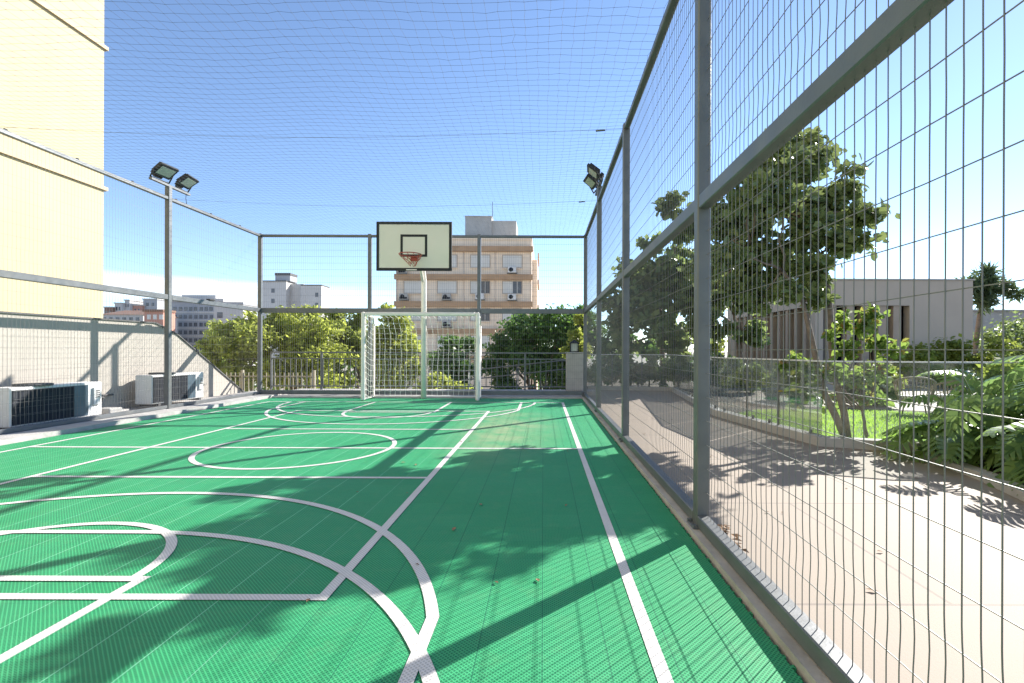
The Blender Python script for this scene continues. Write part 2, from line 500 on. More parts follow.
# left fence
fl = thing('mesh_fence', 'sunlit grey mesh fence standing in front of the two outdoor air conditioner units', 'fence', (LX, 5, 0), 'mesh fences round the court')
lpy = [2.95, 5.75, 8.62]
for y in lpy:
    mb = MB(); mb.bev(LX - .04, LX + .04, y - .04, y + .04, .055, ZT + .02 if y != 8.62 else ZT + .18, .006)
    mb.bev(LX - .07, LX + .07, y - .07, y + .07, .0555, .067, .003)
    mb.build('post', M['steel'], fl)
for y0, y1 in zip(lpy, lpy[1:] + [BY]):
    a_, b_ = y0 + .042, y1 - .042
    mb = MB(); mb.bev(LX - .032, LX + .032, a_, b_, ZT - .055, ZT, .006); mb.build('top_rail', M['steel'], fl)
    mb = MB(); mb.bev(LX - .036, LX + .036, a_, b_, ZM - .045, ZM + .045, .006); mb.build('middle_rail', M['steel'], fl)
    mb = MB(); mb.bev(LX - .03, LX + .03, a_, b_, .057, .115, .006); mb.build('bottom_rail', M['steel'], fl)
    wire_panel(fl, (LX - .01, a_), (LX - .01, b_), .11, ZM - .04, (-1, 0), wr=.0013)
    wire_panel(fl, (LX - .01, a_), (LX - .01, b_), ZM + .04, ZT - .05, (-1, 0), wr=.0013)
mb = MB(); mb.box(LX - .028, LX + .028, 8.22, 9.12, 3.93, 3.965); mb.build('lamp_crossbar', M['steel'], fl)
mb = MB(); mb.box(LX - .02, LX + .052, 9.62, 9.78, ZM + .047, ZM + .075); mb.build('clamp', M['black'], fl)
# net hooks along the top rail
for y in np.arange(3.2, 11.2, .93):
    mb = MB(); mb.box(LX - .012, LX + .012, y, y + .03, ZT + .001, ZT + .022); mb.build('net_hook', M['black'], fl)

# back fence
fb = thing('mesh_fence', 'mesh fence with dark frame closing the far end of the court behind the goal', 'fence', (-2.8, BY, 0), 'mesh fences round the court')
bx = [LX, -4.02, -1.49, FX]
for x in bx[:-1]:
    mb = MB(); mb.bev(x - .04, x + .04, BY - .04, BY + .04, .031 if x != LX else .056, ZT + .02, .006)
    mb.build('post', M['steel'], fb)
for x0, x1 in zip(bx, bx[1:]):
    a_, b_ = x0 + .042, x1 - .042
    mb = MB(); mb.bev(a_, b_, BY - .032, BY + .032, ZT - .055, ZT, .006); mb.build('top_rail', M['steel'], fb)
    mb = MB(); mb.bev(a_, b_, BY - .036, BY + .036, ZM - .06, ZM + .05, .006); mb.build('middle_rail', M['steel'], fb)
    mb = MB(); mb.bev(a_, b_, BY - .03, BY + .03, .06, .15, .006); mb.build('bottom_rail', M['steel'], fb)
    wire_panel(fb, (a_, BY + .01), (b_, BY + .01), .14, ZM - .055, (0, 1), wr=.0019)
    wire_panel(fb, (a_, BY + .01), (b_, BY + .01), ZM + .045, ZT - .05, (0, 1), wr=.0019)

# overhead net, 10 cm squares with a little slack
def net_z(x, y):
    u = (x - LX) / (FX - LX)
    s_ = abs(math.sin(math.pi * (y - 3.02) / 2.8))
    return ZT - .015 - .05 * math.sin(math.pi * u) * (.45 + .55 * s_) + .012 * math.sin(3.1 * x + 1.7 * y)
mb = MB(); G = .1; rn = .0011
xs = np.linspace(LX + .034, FX - .034, 76); ys = np.linspace(.6, BY - .034, 109)
jx = rng.normal(0, .006, (len(xs), len(ys))); jy = rng.normal(0, .006, (len(xs), len(ys)))
nodes = [[(xs[i] + jx[i, j], ys[j] + jy[i, j], net_z(xs[i], ys[j])) for j in range(len(ys))] for i in range(len(xs))]
for i in range(len(xs)): mb.tube(nodes[i], rn, 3, False, False)
for j in range(len(ys)): mb.tube([nodes[i][j] for i in range(len(xs))], rn, 3, False, False)
for i in range(len(xs)):
    for j in range(len(ys)):
        x, y, z = nodes[i][j]; k = .003
        mb.add([(x - k, y, z), (x + k, y, z), (x, y - k, z), (x, y + k, z), (x, y, z - k), (x, y, z + k)],
               [(0, 2, 4), (2, 1, 4), (1, 3, 4), (3, 0, 4), (2, 0, 5), (1, 2, 5), (3, 1, 5), (0, 3, 5)])
tag(mb.build('overhead_net', M['net_black'], None, (-2.8, 5.5, ZT)), 'thin black square mesh net stretched over the whole court', 'net')
for y, lab in ((5.82, 'thin steel cable under the overhead net, crossing the court nearer the middle'),
               (8.62, 'thin steel cable under the overhead net, crossing between the floodlight posts')):
    c = thing('support_cable', lab, 'cable', (FX, y, ZT), 'cables carrying the overhead net')
    mb = MB(); mb.tube([(LX + (FX - LX) * s_, y, ZT - .03 - .12 * math.sin(math.pi * s_)) for s_ in np.linspace(0, 1, 25)], .0018, 5)
    mb.build('wire_rope', M['wire'], c)
    mb = MB(); mb.tube([(FX - .36, y, ZT - .062), (FX - .25, y, ZT - .052)], [.010, .010], 6); mb.build('turnbuckle', M['steel'], c)

# ------------------------------------------------------------------ floodlights
def make_flood():
    r = thing('floodlight', '', 'floodlight', (0, 0, 0), 'floodlights on the fence posts')
    # local frame: +X is where the lamp points before the tilt, hinge at the origin
    ti = R(52)
    nrm = np.array((math.cos(ti), 0, -math.sin(ti)))              # direction of the light
    up = np.array((math.sin(ti), 0, math.cos(ti))); sd = np.array((0, 1.0, 0))
    c = np.array((.10, 0, .16))
    mb = MB(); mb.obox(c, nrm * .022, sd * .17, up * .125)
    for k in range(-6, 7): mb.obox(c - nrm * .040 + sd * k * .024, nrm * .018, sd * .004, up * .10)
    mb.build('housing', M['black'], r)
    mb = MB(); mb.obox(c + nrm * .025, nrm * .002, sd * .135, up * .082); mb.build('lens', M['lamp_glass'], r)
    mb = MB(); mb.obox(c - nrm * .030 - up * .155, nrm * .030, sd * .075, up * .028); mb.build('driver_box', M['black'], r)
    mb = MB()
    for s_ in (-1, 1):
        mb.tube([(0, s_ * .183, .012), tuple(c + sd * s_ * .183 - up * .02)], .012, 5)
    mb.tube([(0, -.183, .012), (0, .183, .012)], .012, 5)
    mb.build('bracket', M['black'], r)
    mb = MB(); mb.tube([(.0, .15, .03), (-.02, .17, -.10), (0, .16, -.2)], .005, 5); mb.build('cable', M['black'], r)
    return r
f0 = make_flood()
fl_spots = [(LX, 8.42, 3.97, 0, 'floodlight nearer the cream building, on the left fence post'),
            (LX, 8.93, 3.97, 0, 'floodlight on the left fence post, the one farther from the cream building'),
            (FX - .02, 8.44, 3.995, 180, 'lower looking of the two floodlights above the right fence'),
            (FX - .02, 8.95, 3.995, 180, 'upper looking of the two floodlights above the right fence')]
fl_spots[2] = (*fl_spots[2][:4], 'black floodlight above the patio side fence, the one nearer the big post')
fl_spots[3] = (*fl_spots[3][:4], 'black floodlight above the patio side fence, the one nearer the far corner')
for i, (x, y, z, a, lab) in enumerate(fl_spots):
    o = f0 if i == 0 else copy_tree(f0)
    o.location = (x, y, z); o.rotation_euler = (0, 0, R(a + (8 if i % 2 else -6))); o['label'] = lab

# ------------------------------------------------------------------ basketball stand
bs = thing('basketball_stand', 'white basketball stand with pale framed backboard and red rim behind the goal', 'basketball hoop', (-2.69, 11.1, 0))
mb = MB()
pts = [(-2.69, 11.1, 0), (-2.69, 11.1, 2.56)]
for k in range(1, 9):
    a = R(90 * k / 8); pts.append((-2.69, 11.1 - .42 * (1 - math.cos(a)), 2.56 + .42 * math.sin(a)))
pts.append((-2.69, 10.42, 2.99))
mb.tube(pts, .06, 14); mb.build('pole', M['white_paint'], bs)
mb = MB(); mb.tube([(-2.69, 11.0, 2.62), (-2.69, 10.40, 3.3)], .03, 8); mb.tube([(-2.69, 10.62, 2.99), (-2.69, 10.36, 3.1)], .025, 8)
mb.build('brace', M['white_paint'], bs)
BW, BZ0, BZ1, BYY = .785, 2.745, 3.765, 10.28
mb = MB(); mb.box(CX - BW + .028, CX + BW - .028, BYY, BYY + .03, BZ0 + .028, BZ1 - .028)
bb = mb.build('backboard', M['board'], bs)
mb = MB()
for x0, x1, z0, z1 in ((-BW, BW, BZ0, BZ0 + .055), (-BW, BW, BZ1 - .055, BZ1), (-BW, -BW + .055, BZ0 + .055, BZ1 - .055), (BW - .055, BW, BZ0 + .055, BZ1 - .055)):
    mb.box(CX + x0, CX + x1, BYY - .008, BYY + .045, z0, z1)
mb.build('border', M['black'], bb)
mb = MB(); SX0, SX1, SZ0, SZ1, sw = -.285, .275, 3.035, 3.50, .05
for x0, x1, z0, z1 in ((SX0, SX1, SZ0, SZ0 + sw), (SX0, SX1, SZ1 - sw, SZ1), (SX0, SX0 + sw, SZ0 + sw, SZ1 - sw), (SX1 - sw, SX1, SZ0 + sw, SZ1 - sw)):
    mb.box(CX + x0, CX + x1, BYY - .004, BYY - .0005, z0, z1)
mb.build('target_square', M['black'], bb)
mb = MB()
mb.box(CX - .16, CX + .06, BYY - .0125, BYY - .0085, BZ0 + .006, BZ0 + .028)
mb.build('sticker', M['white_paint'], bb)
RY, RZ, RR = 10.0, 3.03, .225
mb = MB(); mb.tube([(CX + RR * math.cos(a), RY + RR * math.sin(a), RZ) for a in np.linspace(0, 2 * math.pi, 41)], .010, 8, True, False)
mb.box(CX - .07, CX + .07, BYY - .015, BYY - .0045, RZ - .09, RZ + .012)
for s_ in (-.06, .06): mb.tube([(CX + s_, BYY - .01, RZ - .07), (CX + s_ * 2.2, RY + .18, RZ)], .007, 6)
mb.box(CX - .06, CX + .06, RY + .215, BYY - .012, RZ - .008, RZ + .004)
mb.build('rim', M['red'], bs)
mb = MB(); K = 12
def netp(k, l):
    rad = RR * (1 - .22 * l + .0 * l * l) if l < 3 else RR * .30
    a = 2 * math.pi * (k + .5 * (l % 2)) / K
    z = RZ - .012 - .07 * l
    sq = .7 if l < 2 else .55
    return (CX + .02 * l + rad * math.cos(a) * (1 if l < 2 else .8), RY + rad * math.sin(a), z + (.03 * math.sin(3 * a) if l > 1 else 0))
for l in range(3):
    for k in range(K):
        mb.tube([netp(k, l), netp(k, l + 1)], .0035, 4, False, False)
        mb.tube([netp(k, l), netp(k - (1 if l % 2 == 0 else -1), l + 1)], .0035, 4, False, False)
mb.build('net', M['red'], bs)

# ------------------------------------------------------------------ goal
gl = thing('goal', 'white painted football goal with white cord net at the far end of the court', 'goal', (CX + .02, 10.6, 0))
gx0, gx1, gz, gy, gd = -3.87, -1.41, 1.905, 10.6, .62
for x in (gx0, gx1):
    mb = MB(); mb.bev(x - .04, x + .04, gy - .04, gy + .04, .002, gz, .018); mb.build('goal_post', M['white_paint'], gl)
mb = MB(); mb.bev(gx0 + .041, gx1 - .041, gy - .038, gy + .038, gz - .08, gz - .002, .018); mb.build('crossbar', M['white_paint'], gl)
mb = MB()
for x in (gx0 + .02, gx1 - .02):
    mb.tube([(x, gy + .04, .03), (x, gy + gd, .03), (x, gy + gd, gz - .25)], .022, 8)
    mb.tube([(x, gy + gd, gz - .27), (x, gy + gd - .1, gz - .08), (x, gy + .04, gz - .04)], .022, 8)
mb.tube([(gx0 + .02, gy + gd, .03), (gx1 - .02, gy + gd, .03)], .022, 8)
mb.build('back_frame', M['white_paint'], gl)
mb = MB(); NX, NZ = 20, 15
def gn(i, j):
    u, v = i / NX, j / NZ
    sag = .07 * math.sin(math.pi * u) * math.sin(math.pi * v)
    y = gy + gd - .02 + sag - (.18 * max(0, v - .82) / .18 if v > .82 else 0)
    return (gx0 + .03 + (gx1 - gx0 - .06) * u + .008 * math.sin(5 * j + i), y, .04 + (gz - .12) * v - .03 * math.sin(math.pi * u) * v + .008 * math.sin(3 * i + 2 * j))
for i in range(NX + 1): mb.tube([gn(i, j) for j in range(NZ + 1)], .0042, 4, False, False)
for j in range(NZ + 1): mb.tube([gn(i, j) for i in range(NX + 1)], .0036, 4, False, False)
for x in (gx0 + .025, gx1 - .025):                                    # sides
    for j in range(NZ + 1):
        z0 = .04 + (gz - .12) * j / NZ
        mb.tube([(x, gy + .03, min(z0 + .10, gz - .06)), (x + .01, gy + gd * .5, z0), (x, gy + gd - .02, z0 * .97)], .0036, 4, False, False)
    for k in range(1, 5): mb.tube([(x, gy + gd * k / 5, .04), (x + .01, gy + gd * k / 5, .9), (x, gy + gd * k / 5, gz - .10)], .0036, 4, False, False)
for i in range(NX + 1):                                              # roof
    p = gn(i, NZ); mb.tube([p, (p[0], gy + .04, gz - .05)], .0036, 4, False, False)
mb.build('net', M['white_string'], gl)

# ------------------------------------------------------------------ left side: wall, cream building, condensers
WX = -7.25
w_ = thing('parapet_wall', 'pale grey rendered wall with sloping end behind the air conditioner units', 'wall', (WX, 6, 0))
prof = [(-6, -.02), (-6, 1.55), (9.2, 1.57), (9.75, 1.37), (12.0, .0), (12.0, -.02)]
mb = MB(); n = len(prof)
mb.add([(WX, y, z) for y, z in prof] + [(WX - .18, y, z) for y, z in prof],
       [tuple(range(n))[::-1], tuple(range(n, 2 * n))] + [(i, (i + 1) % n, n + (i + 1) % n, n + i) for i in range(n)])
mb.build('wall', M['wall'], w_)
mb = MB()
for (ya, za), (yb, zb) in zip(prof[1:4], prof[2:5]):
    d = np.array((0, yb - ya, zb - za)); L = np.linalg.norm(d); d /= L; nn = np.array((0, -d[2], d[1]))
    c = np.array((WX - .09, (ya + yb) / 2, (za + zb) / 2)) + nn * .014
    mb.obox(c, (.115, 0, 0), d * L / 2, nn * .012)
mb.build('coping', M['pipe'], w_)

cb_ = thing('cream_building', 'tall cream rendered building with tan string courses beside the court', 'building', (-10, 5, -7))
mb = MB(); mb.box(-22, -10, -20, 11.2, -7.05, 26); mb.build('wall', M['cream'], cb_)
for z in (-.7, 2.55, 4.73, 7.93, 11.13, 14.3):
    if z in (2.55,): continue
    mb = MB(); mb.box(-9.997, -9.945, -20, 11.26, z - .04, z + .04); mb.box(-22.1, -9.997, 11.203, 11.26, z - .05, z + .05)
    mb.build('string_course', M['trim'], cb_)

def make_ac():
    """outdoor unit; local origin under the near end of the front face, +Y runs along the fence, front faces +X"""
    r = thing('air_conditioner', '', 'air conditioner', (0, 0, 0), 'outdoor air conditioner units behind the left fence')
    L, H, D = 1.30, .54, .30
    mb = MB(); mb.bev(-D, -.004, 0, L, .035, H, .012); mb.build('casing', M['ac_white'], r)
    mb = MB(); mb.box(-.003, .004, .02, .84, .06, H - .035)
    mb.build('coil', M['ac_dark'], r)
    mb = MB(); mb.box(-.003, .006, .845, 1.06, .06, H - .035); mb.build('side_panel', M['ac_blue'], r)
    mb = MB()
    for y in np.linspace(.03, .83, 12): mb.tube([(.014, y, .06), (.014, y, H - .035)], .0025, 4, False)
    for z in np.linspace(.07, H - .045, 5): mb.tube([(.018, .03, z), (.018, .83, z)], .0025, 4, False)
    mb.build('guard', M['pipe'], r)
    mb = MB(); mb.tube([(-.15, .42, H + .003), (-.15, .42, H + .028)], .2, 20); mb.build('fan_cowl', M['pipe'], r)
    mb = MB(); mb.bev(-.0035, .028, 1.13, 1.24, .20, .46, .006); cv = mb.build('valve_cover', M['ac_white'], r)
    mb = MB(); mb.tube([(-.05, L + .004, .3), (-.05, L + .07, .29), (-.12, L + .09, .2), (-.3, L + .10, .19), (-.47, L + .1, .26)], .016, 6); mb.build('hose', M['pipe'], r)
    mb = MB()
    for k in range(4): mb.box(.0285, .031, 1.15, 1.22, .31 + k * .03, .325 + k * .03)
    mb.build('vent', M['black'], cv)
    for y in (.12, L - .16):
        mb = MB(); mb.box(-D - .02, .015, y, y + .06, .0, .034); mb.build('foot', M['pipe'], r)
    return r
ac = make_ac(); ac.location = (-6.72, 6.22, .056)
ac['label'] = 'white outdoor air conditioner unit with dark grille, nearer the camera along the wall'
a2 = copy_tree(ac); a2.location = (-6.74, 8.5, .10)
a2['label'] = 'white outdoor air conditioner unit standing right behind the left floodlight post'
mb = MB(); mb.tube([(WX + .02, 2, .34), (WX + .02, 7.6, .34), (WX + .025, 8.1, .33), (WX + .05, 8.25, .33)], .018, 6)
tag(mb.build('wall_pipe', M['pipe'], None, (WX, 6, .34)), 'thin dark pipe run low along the grey wall', 'pipe')
mb = MB(); mb.bev(-7.0, -6.75, 7.68, 7.92, .056, .16, .01)
mb.box(-6.9, -6.8, 7.92, 8.1, .058, .11)
tag(mb.build('pipe_block', M['concrete'], None, (-6.85, 7.8, .056)), 'small concrete block on the kerb between the two air conditioner units', 'block')

# ------------------------------------------------------------------ beyond the far fence
rl = thing('metal_railing', 'grey vertical bar railing beyond the far fence', 'railing', (-3, 12.25, .1))
mb = MB(); mb.box(-6.75, .56, 12.22, 12.27, 1.005, 1.04); mb.build('top_rail', M['steel'], rl)
mb = MB(); mb.box(-6.75, .56, 12.235, 12.26, .86, .885); mb.box(-6.75, .56, 12.235, 12.26, .17, .20); mb.build('lower_rail', M['steel'], rl)
mb = MB()
for x in np.arange(-6.68, .52, .135): mb.box(x - .009, x + .009, 12.24, 12.255, .201, .859)
mb.build('bars', M['steel'], rl)
for x in (-6.75, -5.5, -4.2, -2.95, -1.7, -.45):
    mb = MB(); mb.box(x - .02, x + .02, 12.215, 12.275, .101, 1.004); mb.build('post', M['steel'], rl)
mb = MB(); mb.bev(.57, .98, 12.06, 12.46, .101, 1.02, .01); mb.bev(.55, 1.0, 12.04, 12.48, 1.0205, 1.05, .008)
tag(mb.build('gate_pillar', M['stone'], None, (.77, 12.25, .1)), 'square pale stone pillar at the end of the grey railing', 'pillar')
ln = thing('lantern', 'small dark box lantern on top of the stone pillar', 'lantern', (.77, 12.25, 1.05))
mb = MB(); mb.box(.66, .88, 12.14, 12.36, 1.051, 1.07)
for sx_ in (.665, .855):
    for sy_ in (12.145, 12.335): mb.box(sx_, sx_ + .02, sy_, sy_ + .02, 1.07, 1.27)
mb.add([(.64, 12.12, 1.271), (.90, 12.12, 1.271), (.90, 12.38, 1.271), (.64, 12.38, 1.271), (.77, 12.25, 1.36)], [(3, 2, 1, 0), (0, 1, 4), (1, 2, 4), (2, 3, 4), (3, 0, 4)])
mb.build('frame', M['black'], ln)
mb = MB(); mb.box(.69, .85, 12.17, 12.33, 1.072, 1.265); mb.build('pane', M['lamp_glass'], ln)
hr = thing('handrail', 'slanting grey double handrail seen through the railing by the pillar', 'handrail', (-.5, 13.2, .1))
mb = MB()
for dz in (0, .24): mb.tube([(-2.2, 13.2, .28 + dz), (.5, 13.2, .58 + dz), (.95, 13.2, .58 + dz)], .02, 6)
mb.build('rail', M['steel'], hr)
for x, z in ((-2.0, .54), (-.7, .69), (.9, .82)):
    mb = MB(); mb.tube([(x, 13.2, -1.2), (x, 13.2, z)], .018, 6); mb.build('post', M['steel'], hr)

pf = thing('picket_fence', 'low cream picket fence beyond the sloping end of the grey wall', 'fence', (-9, 15.5, -1))
mb = MB()
for x in np.arange(-11.5, -7.2, .14): mb.box(x - .011, x + .011, 15.49, 15.51, -.45, .36)
mb.build('pickets', M['pickt'], pf)
mb = MB(); mb.box(-11.5, -7.2, 15.515, 15.54, .22, .26); mb.box(-11.5, -7.2, 15.515, 15.54, -.36, -.31); mb.build('rails', M['pickt'], pf)
for x in (-7.2, -9.45, -11.6):
    mb = MB(); mb.box(x - .035, x + .035, 15.46, 15.54, -7.1, .44); mb.build('post', M['pickt'], pf)

# ------------------------------------------------------------------ far buildings
def facade_windows(b, y, rows, w, h, mat, name='window', proud=.05):
    for x, z in rows:
        mb = MB(); mb.box(x - w / 2, x + w / 2, y - proud, y - .003, z - h / 2, z + h / 2); mb.build(name, mat, b)

# apartment block behind the hoop
AY = 50.0; s5 = AY / 493.0
def ax(px): return (px - 543.2) * s5
def az(pyy): return 1.1 + (350 - pyy) * s5
ab = thing('apartment_building', 'beige tiled apartment building with ochre floor bands behind the basketball hoop', 'building', (ax(465), AY, -7))
X0, X1 = ax(396), ax(531.5)
mb = MB(); mb.box(X0, X1, AY, AY + 12, -7.1, az(240)); mb.box(X1 + .003, X1 + .55, AY + 1.5, AY + 10, -7.1, az(257))
mb.build('wall', M['apt_wall'], ab)
for pyy in (249.5, 277.5, 304.5, 331.5, 358.5):
    mb = MB(); z = az(pyy); mb.box(X0 - .12, X1 + .12, AY - .35, AY - .004, z - .27, z + .27)
    mb.box(X1 + .56, X1 + .7, AY + 3, AY + 9, z - .24, z + .24)
    mb.build('floor_band', M['apt_band'], ab)
mb = MB(); mb.box(X0 - .05, X1 + .05, AY - .1, AY + 12.05, az(240) + .002, az(238)); mb.build('parapet', M['apt_wall'], ab)
mb = MB(); mb.box(ax(460), ax(488), AY + 3, AY + 7, az(238) + .003, az(217.5) + .85); mb.box(ax(488) + .003, ax(514), AY + 3.2, AY + 7, az(238) + .003, az(220.5) + .8)
mb.box(ax(459.5), ax(488.5), AY + 2.9, AY + 7.1, az(217.5) + .852, az(216.8) + .87); mb.build('roof_tank', M['tank'], ab)
mb = MB(); mb.tube([(ax(488), AY + 4, az(217) + .8), (ax(488), AY + 4, az(190))], .035, 5); mb.build('antenna', M['steel'], ab)
mb = MB()
for px in (396.3, 425.5, 463.5, 495, 531): mb.tube([(ax(px), AY - .06, az(247)), (ax(px), AY - .06, -6)], .05, 5)
mb.build('downpipe', M['apt_wall'], ab)
wx = [413.5, 447, 480, 512]; wz = [261.5, 287.5, 315, 342]
acs = []
for r_, pyy in enumerate(wz):
    for c_, px in enumerate(wx):
        x, z = ax(px), az(pyy)
        fr_ = MB()
        w2, h2 = 1.02, .66
        for x0, x1, z0, z1 in ((-w2, w2, -h2, -h2 + .07), (-w2, w2, h2 - .07, h2), (-w2, -w2 + .07, -h2 + .07, h2 - .07), (w2 - .07, w2, -h2 + .07, h2 - .07)):
            fr_.box(x + x0, x + x1, AY - .07, AY - .003, z + z0, z + z1)
        wo = fr_.build('window', M['fin'], ab)
        half = (r_, c_) in ((1, 2), (1, 3), (2, 2), (2, 3), (3, 1))
        mb = MB()
        if half:
            mb.box(x - .95, x + .05, AY - .05, AY - .004, z - .59, z + .59)
        else:
            mb.box(x - .95, x + .95, AY - .05, AY - .004, z - .59, z + .59)
        for k in range(9): mb.box(x - .95, x + (.05 if half else .95), AY - .062, AY - .051, z - .56 + k * .13, z - .53 + k * .13)
        mb.build('shutter', M['win_white'], wo)
        if half:
            mb = MB(); mb.box(x + .06, x + .95, AY - .035, AY - .004, z - .59, z + .59); mb.build('pane', M['win_far'], wo)
            mb = MB(); mb.box(x + .48, x + .53, AY - .05, AY - .036, z - .59, z + .59); mb.build('mullion', M['win_white'], wo)
        mb = MB(); mb.box(x - 1.1, x + 1.1, AY - .16, AY - .072, z - h2 - .09, z - h2 - .01); mb.build('sill', M['apt_wall'], wo)
fan = [(512, 270.5, 'white air conditioner under the top right window of the beige apartment building'),
       (512, 297.5, 'white air conditioner under the half open window at the right of the beige apartment building'),
       (480, 297, 'air conditioner under a window of the beige apartment building, behind the dark fence post'),
       (404.5, 297.5, 'grey window air conditioner on the beige apartment building, just left of the hoop pole'),
       (447, 297.5, 'grey window air conditioner on the beige apartment building, just right of the hoop pole'),
       (403, 271.5, 'grey window air conditioner right below the backboard edge on the beige apartment building'),
       (447, 324.5, 'dark window air conditioner on the beige apartment building seen through the goal net')]
for i, (px, pyy, lab) in enumerate(fan):
    x, z = ax(px), az(pyy); w = px in (512, 480)
    a = thing('wall_air_conditioner', lab, 'air conditioner', (x, AY, z), 'air conditioners on the apartment building')
    y0 = AY - .165
    mb = MB(); mb.bev(x - .42, x + .42, y0 - .38, y0, z - .3, z + .3, .03); mb.build('casing', M['ac_white'] if w else M['tank'], a)
    mb = MB(); mb.tube([(x - .1, y0 - .384, z), (x - .1, y0 - .395, z)], .22, 14)
    if not w: mb.box(x - .38, x + .38, y0 - .39, y0 - .3805, z - .24, z - .04)
    mb.build('grille', M['ac_dark'], a)
    mb = MB(); mb.box(x - .5, x + .5, y0 - .36, y0, z - .36, z - .302); mb.box(x - .45, x - .4, y0, AY - .003, z - .36, z - .3); mb.box(x + .4, x + .45, y0, AY - .003, z - .36, z - .3)
    mb.build('bracket', M['steel'], a)

def at(px, pyy, D):
    """a far point's position in metres from its bearing and distance"""
    return (px - 543.2) * D / 493.0, 1.1 + (350.0 - (px - 543.2) * .005 * -1 - pyy) * D / 493.0 if False else 1.1 + (350 - pyy + (px - 543.2) * .005) * D / 493.0

# grey office block
D = 110
ob = thing('office_building', 'grey office block with rows of dark windows beyond the wall', 'building', (at(205, 300, D)[0], D, -7))
x0, zt = at(166, 301, D); x1, _ = at(223, 300, D)
mb = MB(); mb.box(x0, x1, D, D + 7, -7.1, zt); mb.build('wall', M['grey_block'], ob)
mb = MB(); mb.box(x0 - .2, x1 + .2, D - .3, D + 7.2, zt + .005, zt + .7); mb.box(x0 + 2, x1 - 3, D + 2, D + 6, zt + .71, zt + 1.7); mb.build('roof', M['pale_block'], ob)
for rrow in range(8):
    z = zt - 1.6 - rrow * 1.75
    if z < -5: break
    mb = MB(); mb.box(x0 - .05, x1 + .05, D - .12, D - .004, z - .95, z - .62); mb.build('sill_band', M['pale_block'], ob)
    facade_windows(ob, D, [(x0 + .8 + k * 1.15 + .15 * random.random(), z) for k in range(11)], .75, .85, M['win_far'])
# paler wing beside it
wg = thing('office_building', 'pale plain office wing just left of the yellow green trees', 'building', (at(235, 300, D)[0], D - 8, -7))
xa, zt2 = at(214, 304, D - 8); xb, _ = at(243, 304, D - 8)
mb = MB(); mb.box(xa, xb, D - 8, D - 3, -7.1, zt2); mb.build('wall', M['pale_block'], wg)
mb = MB(); mb.box(xa - .15, xb + .15, D - 8.2, D - 2.9, zt2 + .004, zt2 + .5); mb.build('roof', M['grey_block'], wg)
facade_windows(wg, D - 8, [(xa + 1.2, zt2 - 2.2), (xa + 1.2, zt2 - 4.4), (xa + 3.6, zt2 - 4.4)], 1.1, 1.2, M['win_far'])
# salmon house group
D = 92
sh = thing('salmon_house', 'salmon walled house with brown roof between the cream building and the floodlight post', 'house', (at(145, 315, D)[0], D, -7))
xa, z1_ = at(144, 311, D); xb, _ = at(163, 311, D)
mb = MB(); mb.box(xa, xb, D, D + 3, -7.1, z1_); mb.build('wall', M['salmon'], sh)
mb = MB(); mb.box(xa - .2, xb + .2, D - .3, D + 3, z1_ + .004, z1_ + .4); mb.build('roof', M['brick_roof'], sh)
facade_windows(sh, D, [(xa + .9 + k * 1.15, z1_ - 1.0) for k in range(3)], .7, .9, M['win_white'])
facade_windows(sh, D, [(xa + .9 + k * 1.15, z1_ - 2.9) for k in range(3)], .7, .9, M['win_far'])
lh = thing('long_house', 'long low grey house with dark roof beside the edge of the cream building', 'house', (at(120, 318, D)[0], D + 4, -7))
xa, z1_ = at(100, 314, D + 4); xb, _ = at(143, 314, D + 4)
mb = MB(); mb.box(xa, xb, D + 4, D + 13, -7.1, z1_); mb.build('wall', M['pale_block'], lh)
mb = MB(); mb.add([(xa - .3, D + 3.7, z1_ + .01), (xb + .3, D + 3.7, z1_ + .01), (xb + .3, D + 13.3, z1_ + .01), (xa - .3, D + 13.3, z1_ + .01), (xa + 1, D + 8.5, z1_ + 1.2), (xb - 1, D + 8.5, z1_ + 1.2)],
       [(0, 1, 5, 4), (1, 2, 5), (2, 3, 4, 5), (3, 0, 4), (3, 2, 1, 0)]); mb.build('roof', M['brick_roof'], lh)
facade_windows(lh, D + 4, [(xa + .8 + k * 1.3, z1_ - .9) for k in range(6)], .7, .8, M['win_far'])
D = 130
for k, (px, pw, pyt, mat, lab) in enumerate(((108, 8, 307, 'brick_roof', 'small brown rooftop building at the very edge of the cream building'),
                                             (118, 7, 303, 'pale_block', 'white rooftop block above the long low house, the widest'),
                                             (127, 5, 300, 'pale_block', 'slim white rooftop block above the long low house'),
                                             (137, 9, 305, 'salmon', 'reddish rooftop block left of the dark stair tower'),
                                             (150, 14, 299, 'grey_block', 'dark grey stair tower rising over the salmon house'))):
    xa, z1_ = at(px - pw / 2, pyt, D + k); xb, _ = at(px + pw / 2, pyt, D + k)
    o = thing('distant_building', lab, 'building', ((xa + xb) / 2, D + k, -7), 'small distant rooftops')
    mb = MB(); mb.box(xa, xb, D + k, D + k + 6, -7.1, z1_); mb.build('wall', M[mat], o)
    mb = MB(); mb.box(xa - .15, xb + .15, D + k - .2, D + k + 6.1, z1_ + .005, z1_ + .3); mb.build('roof', M['tank'], o)
    facade_windows(o, D + k, [(xa + (xb - xa) * .3, z1_ - 1.3), (xa + (xb - xa) * .7, z1_ - 1.3)], (xb - xa) * .2, .9, M['win_far'])
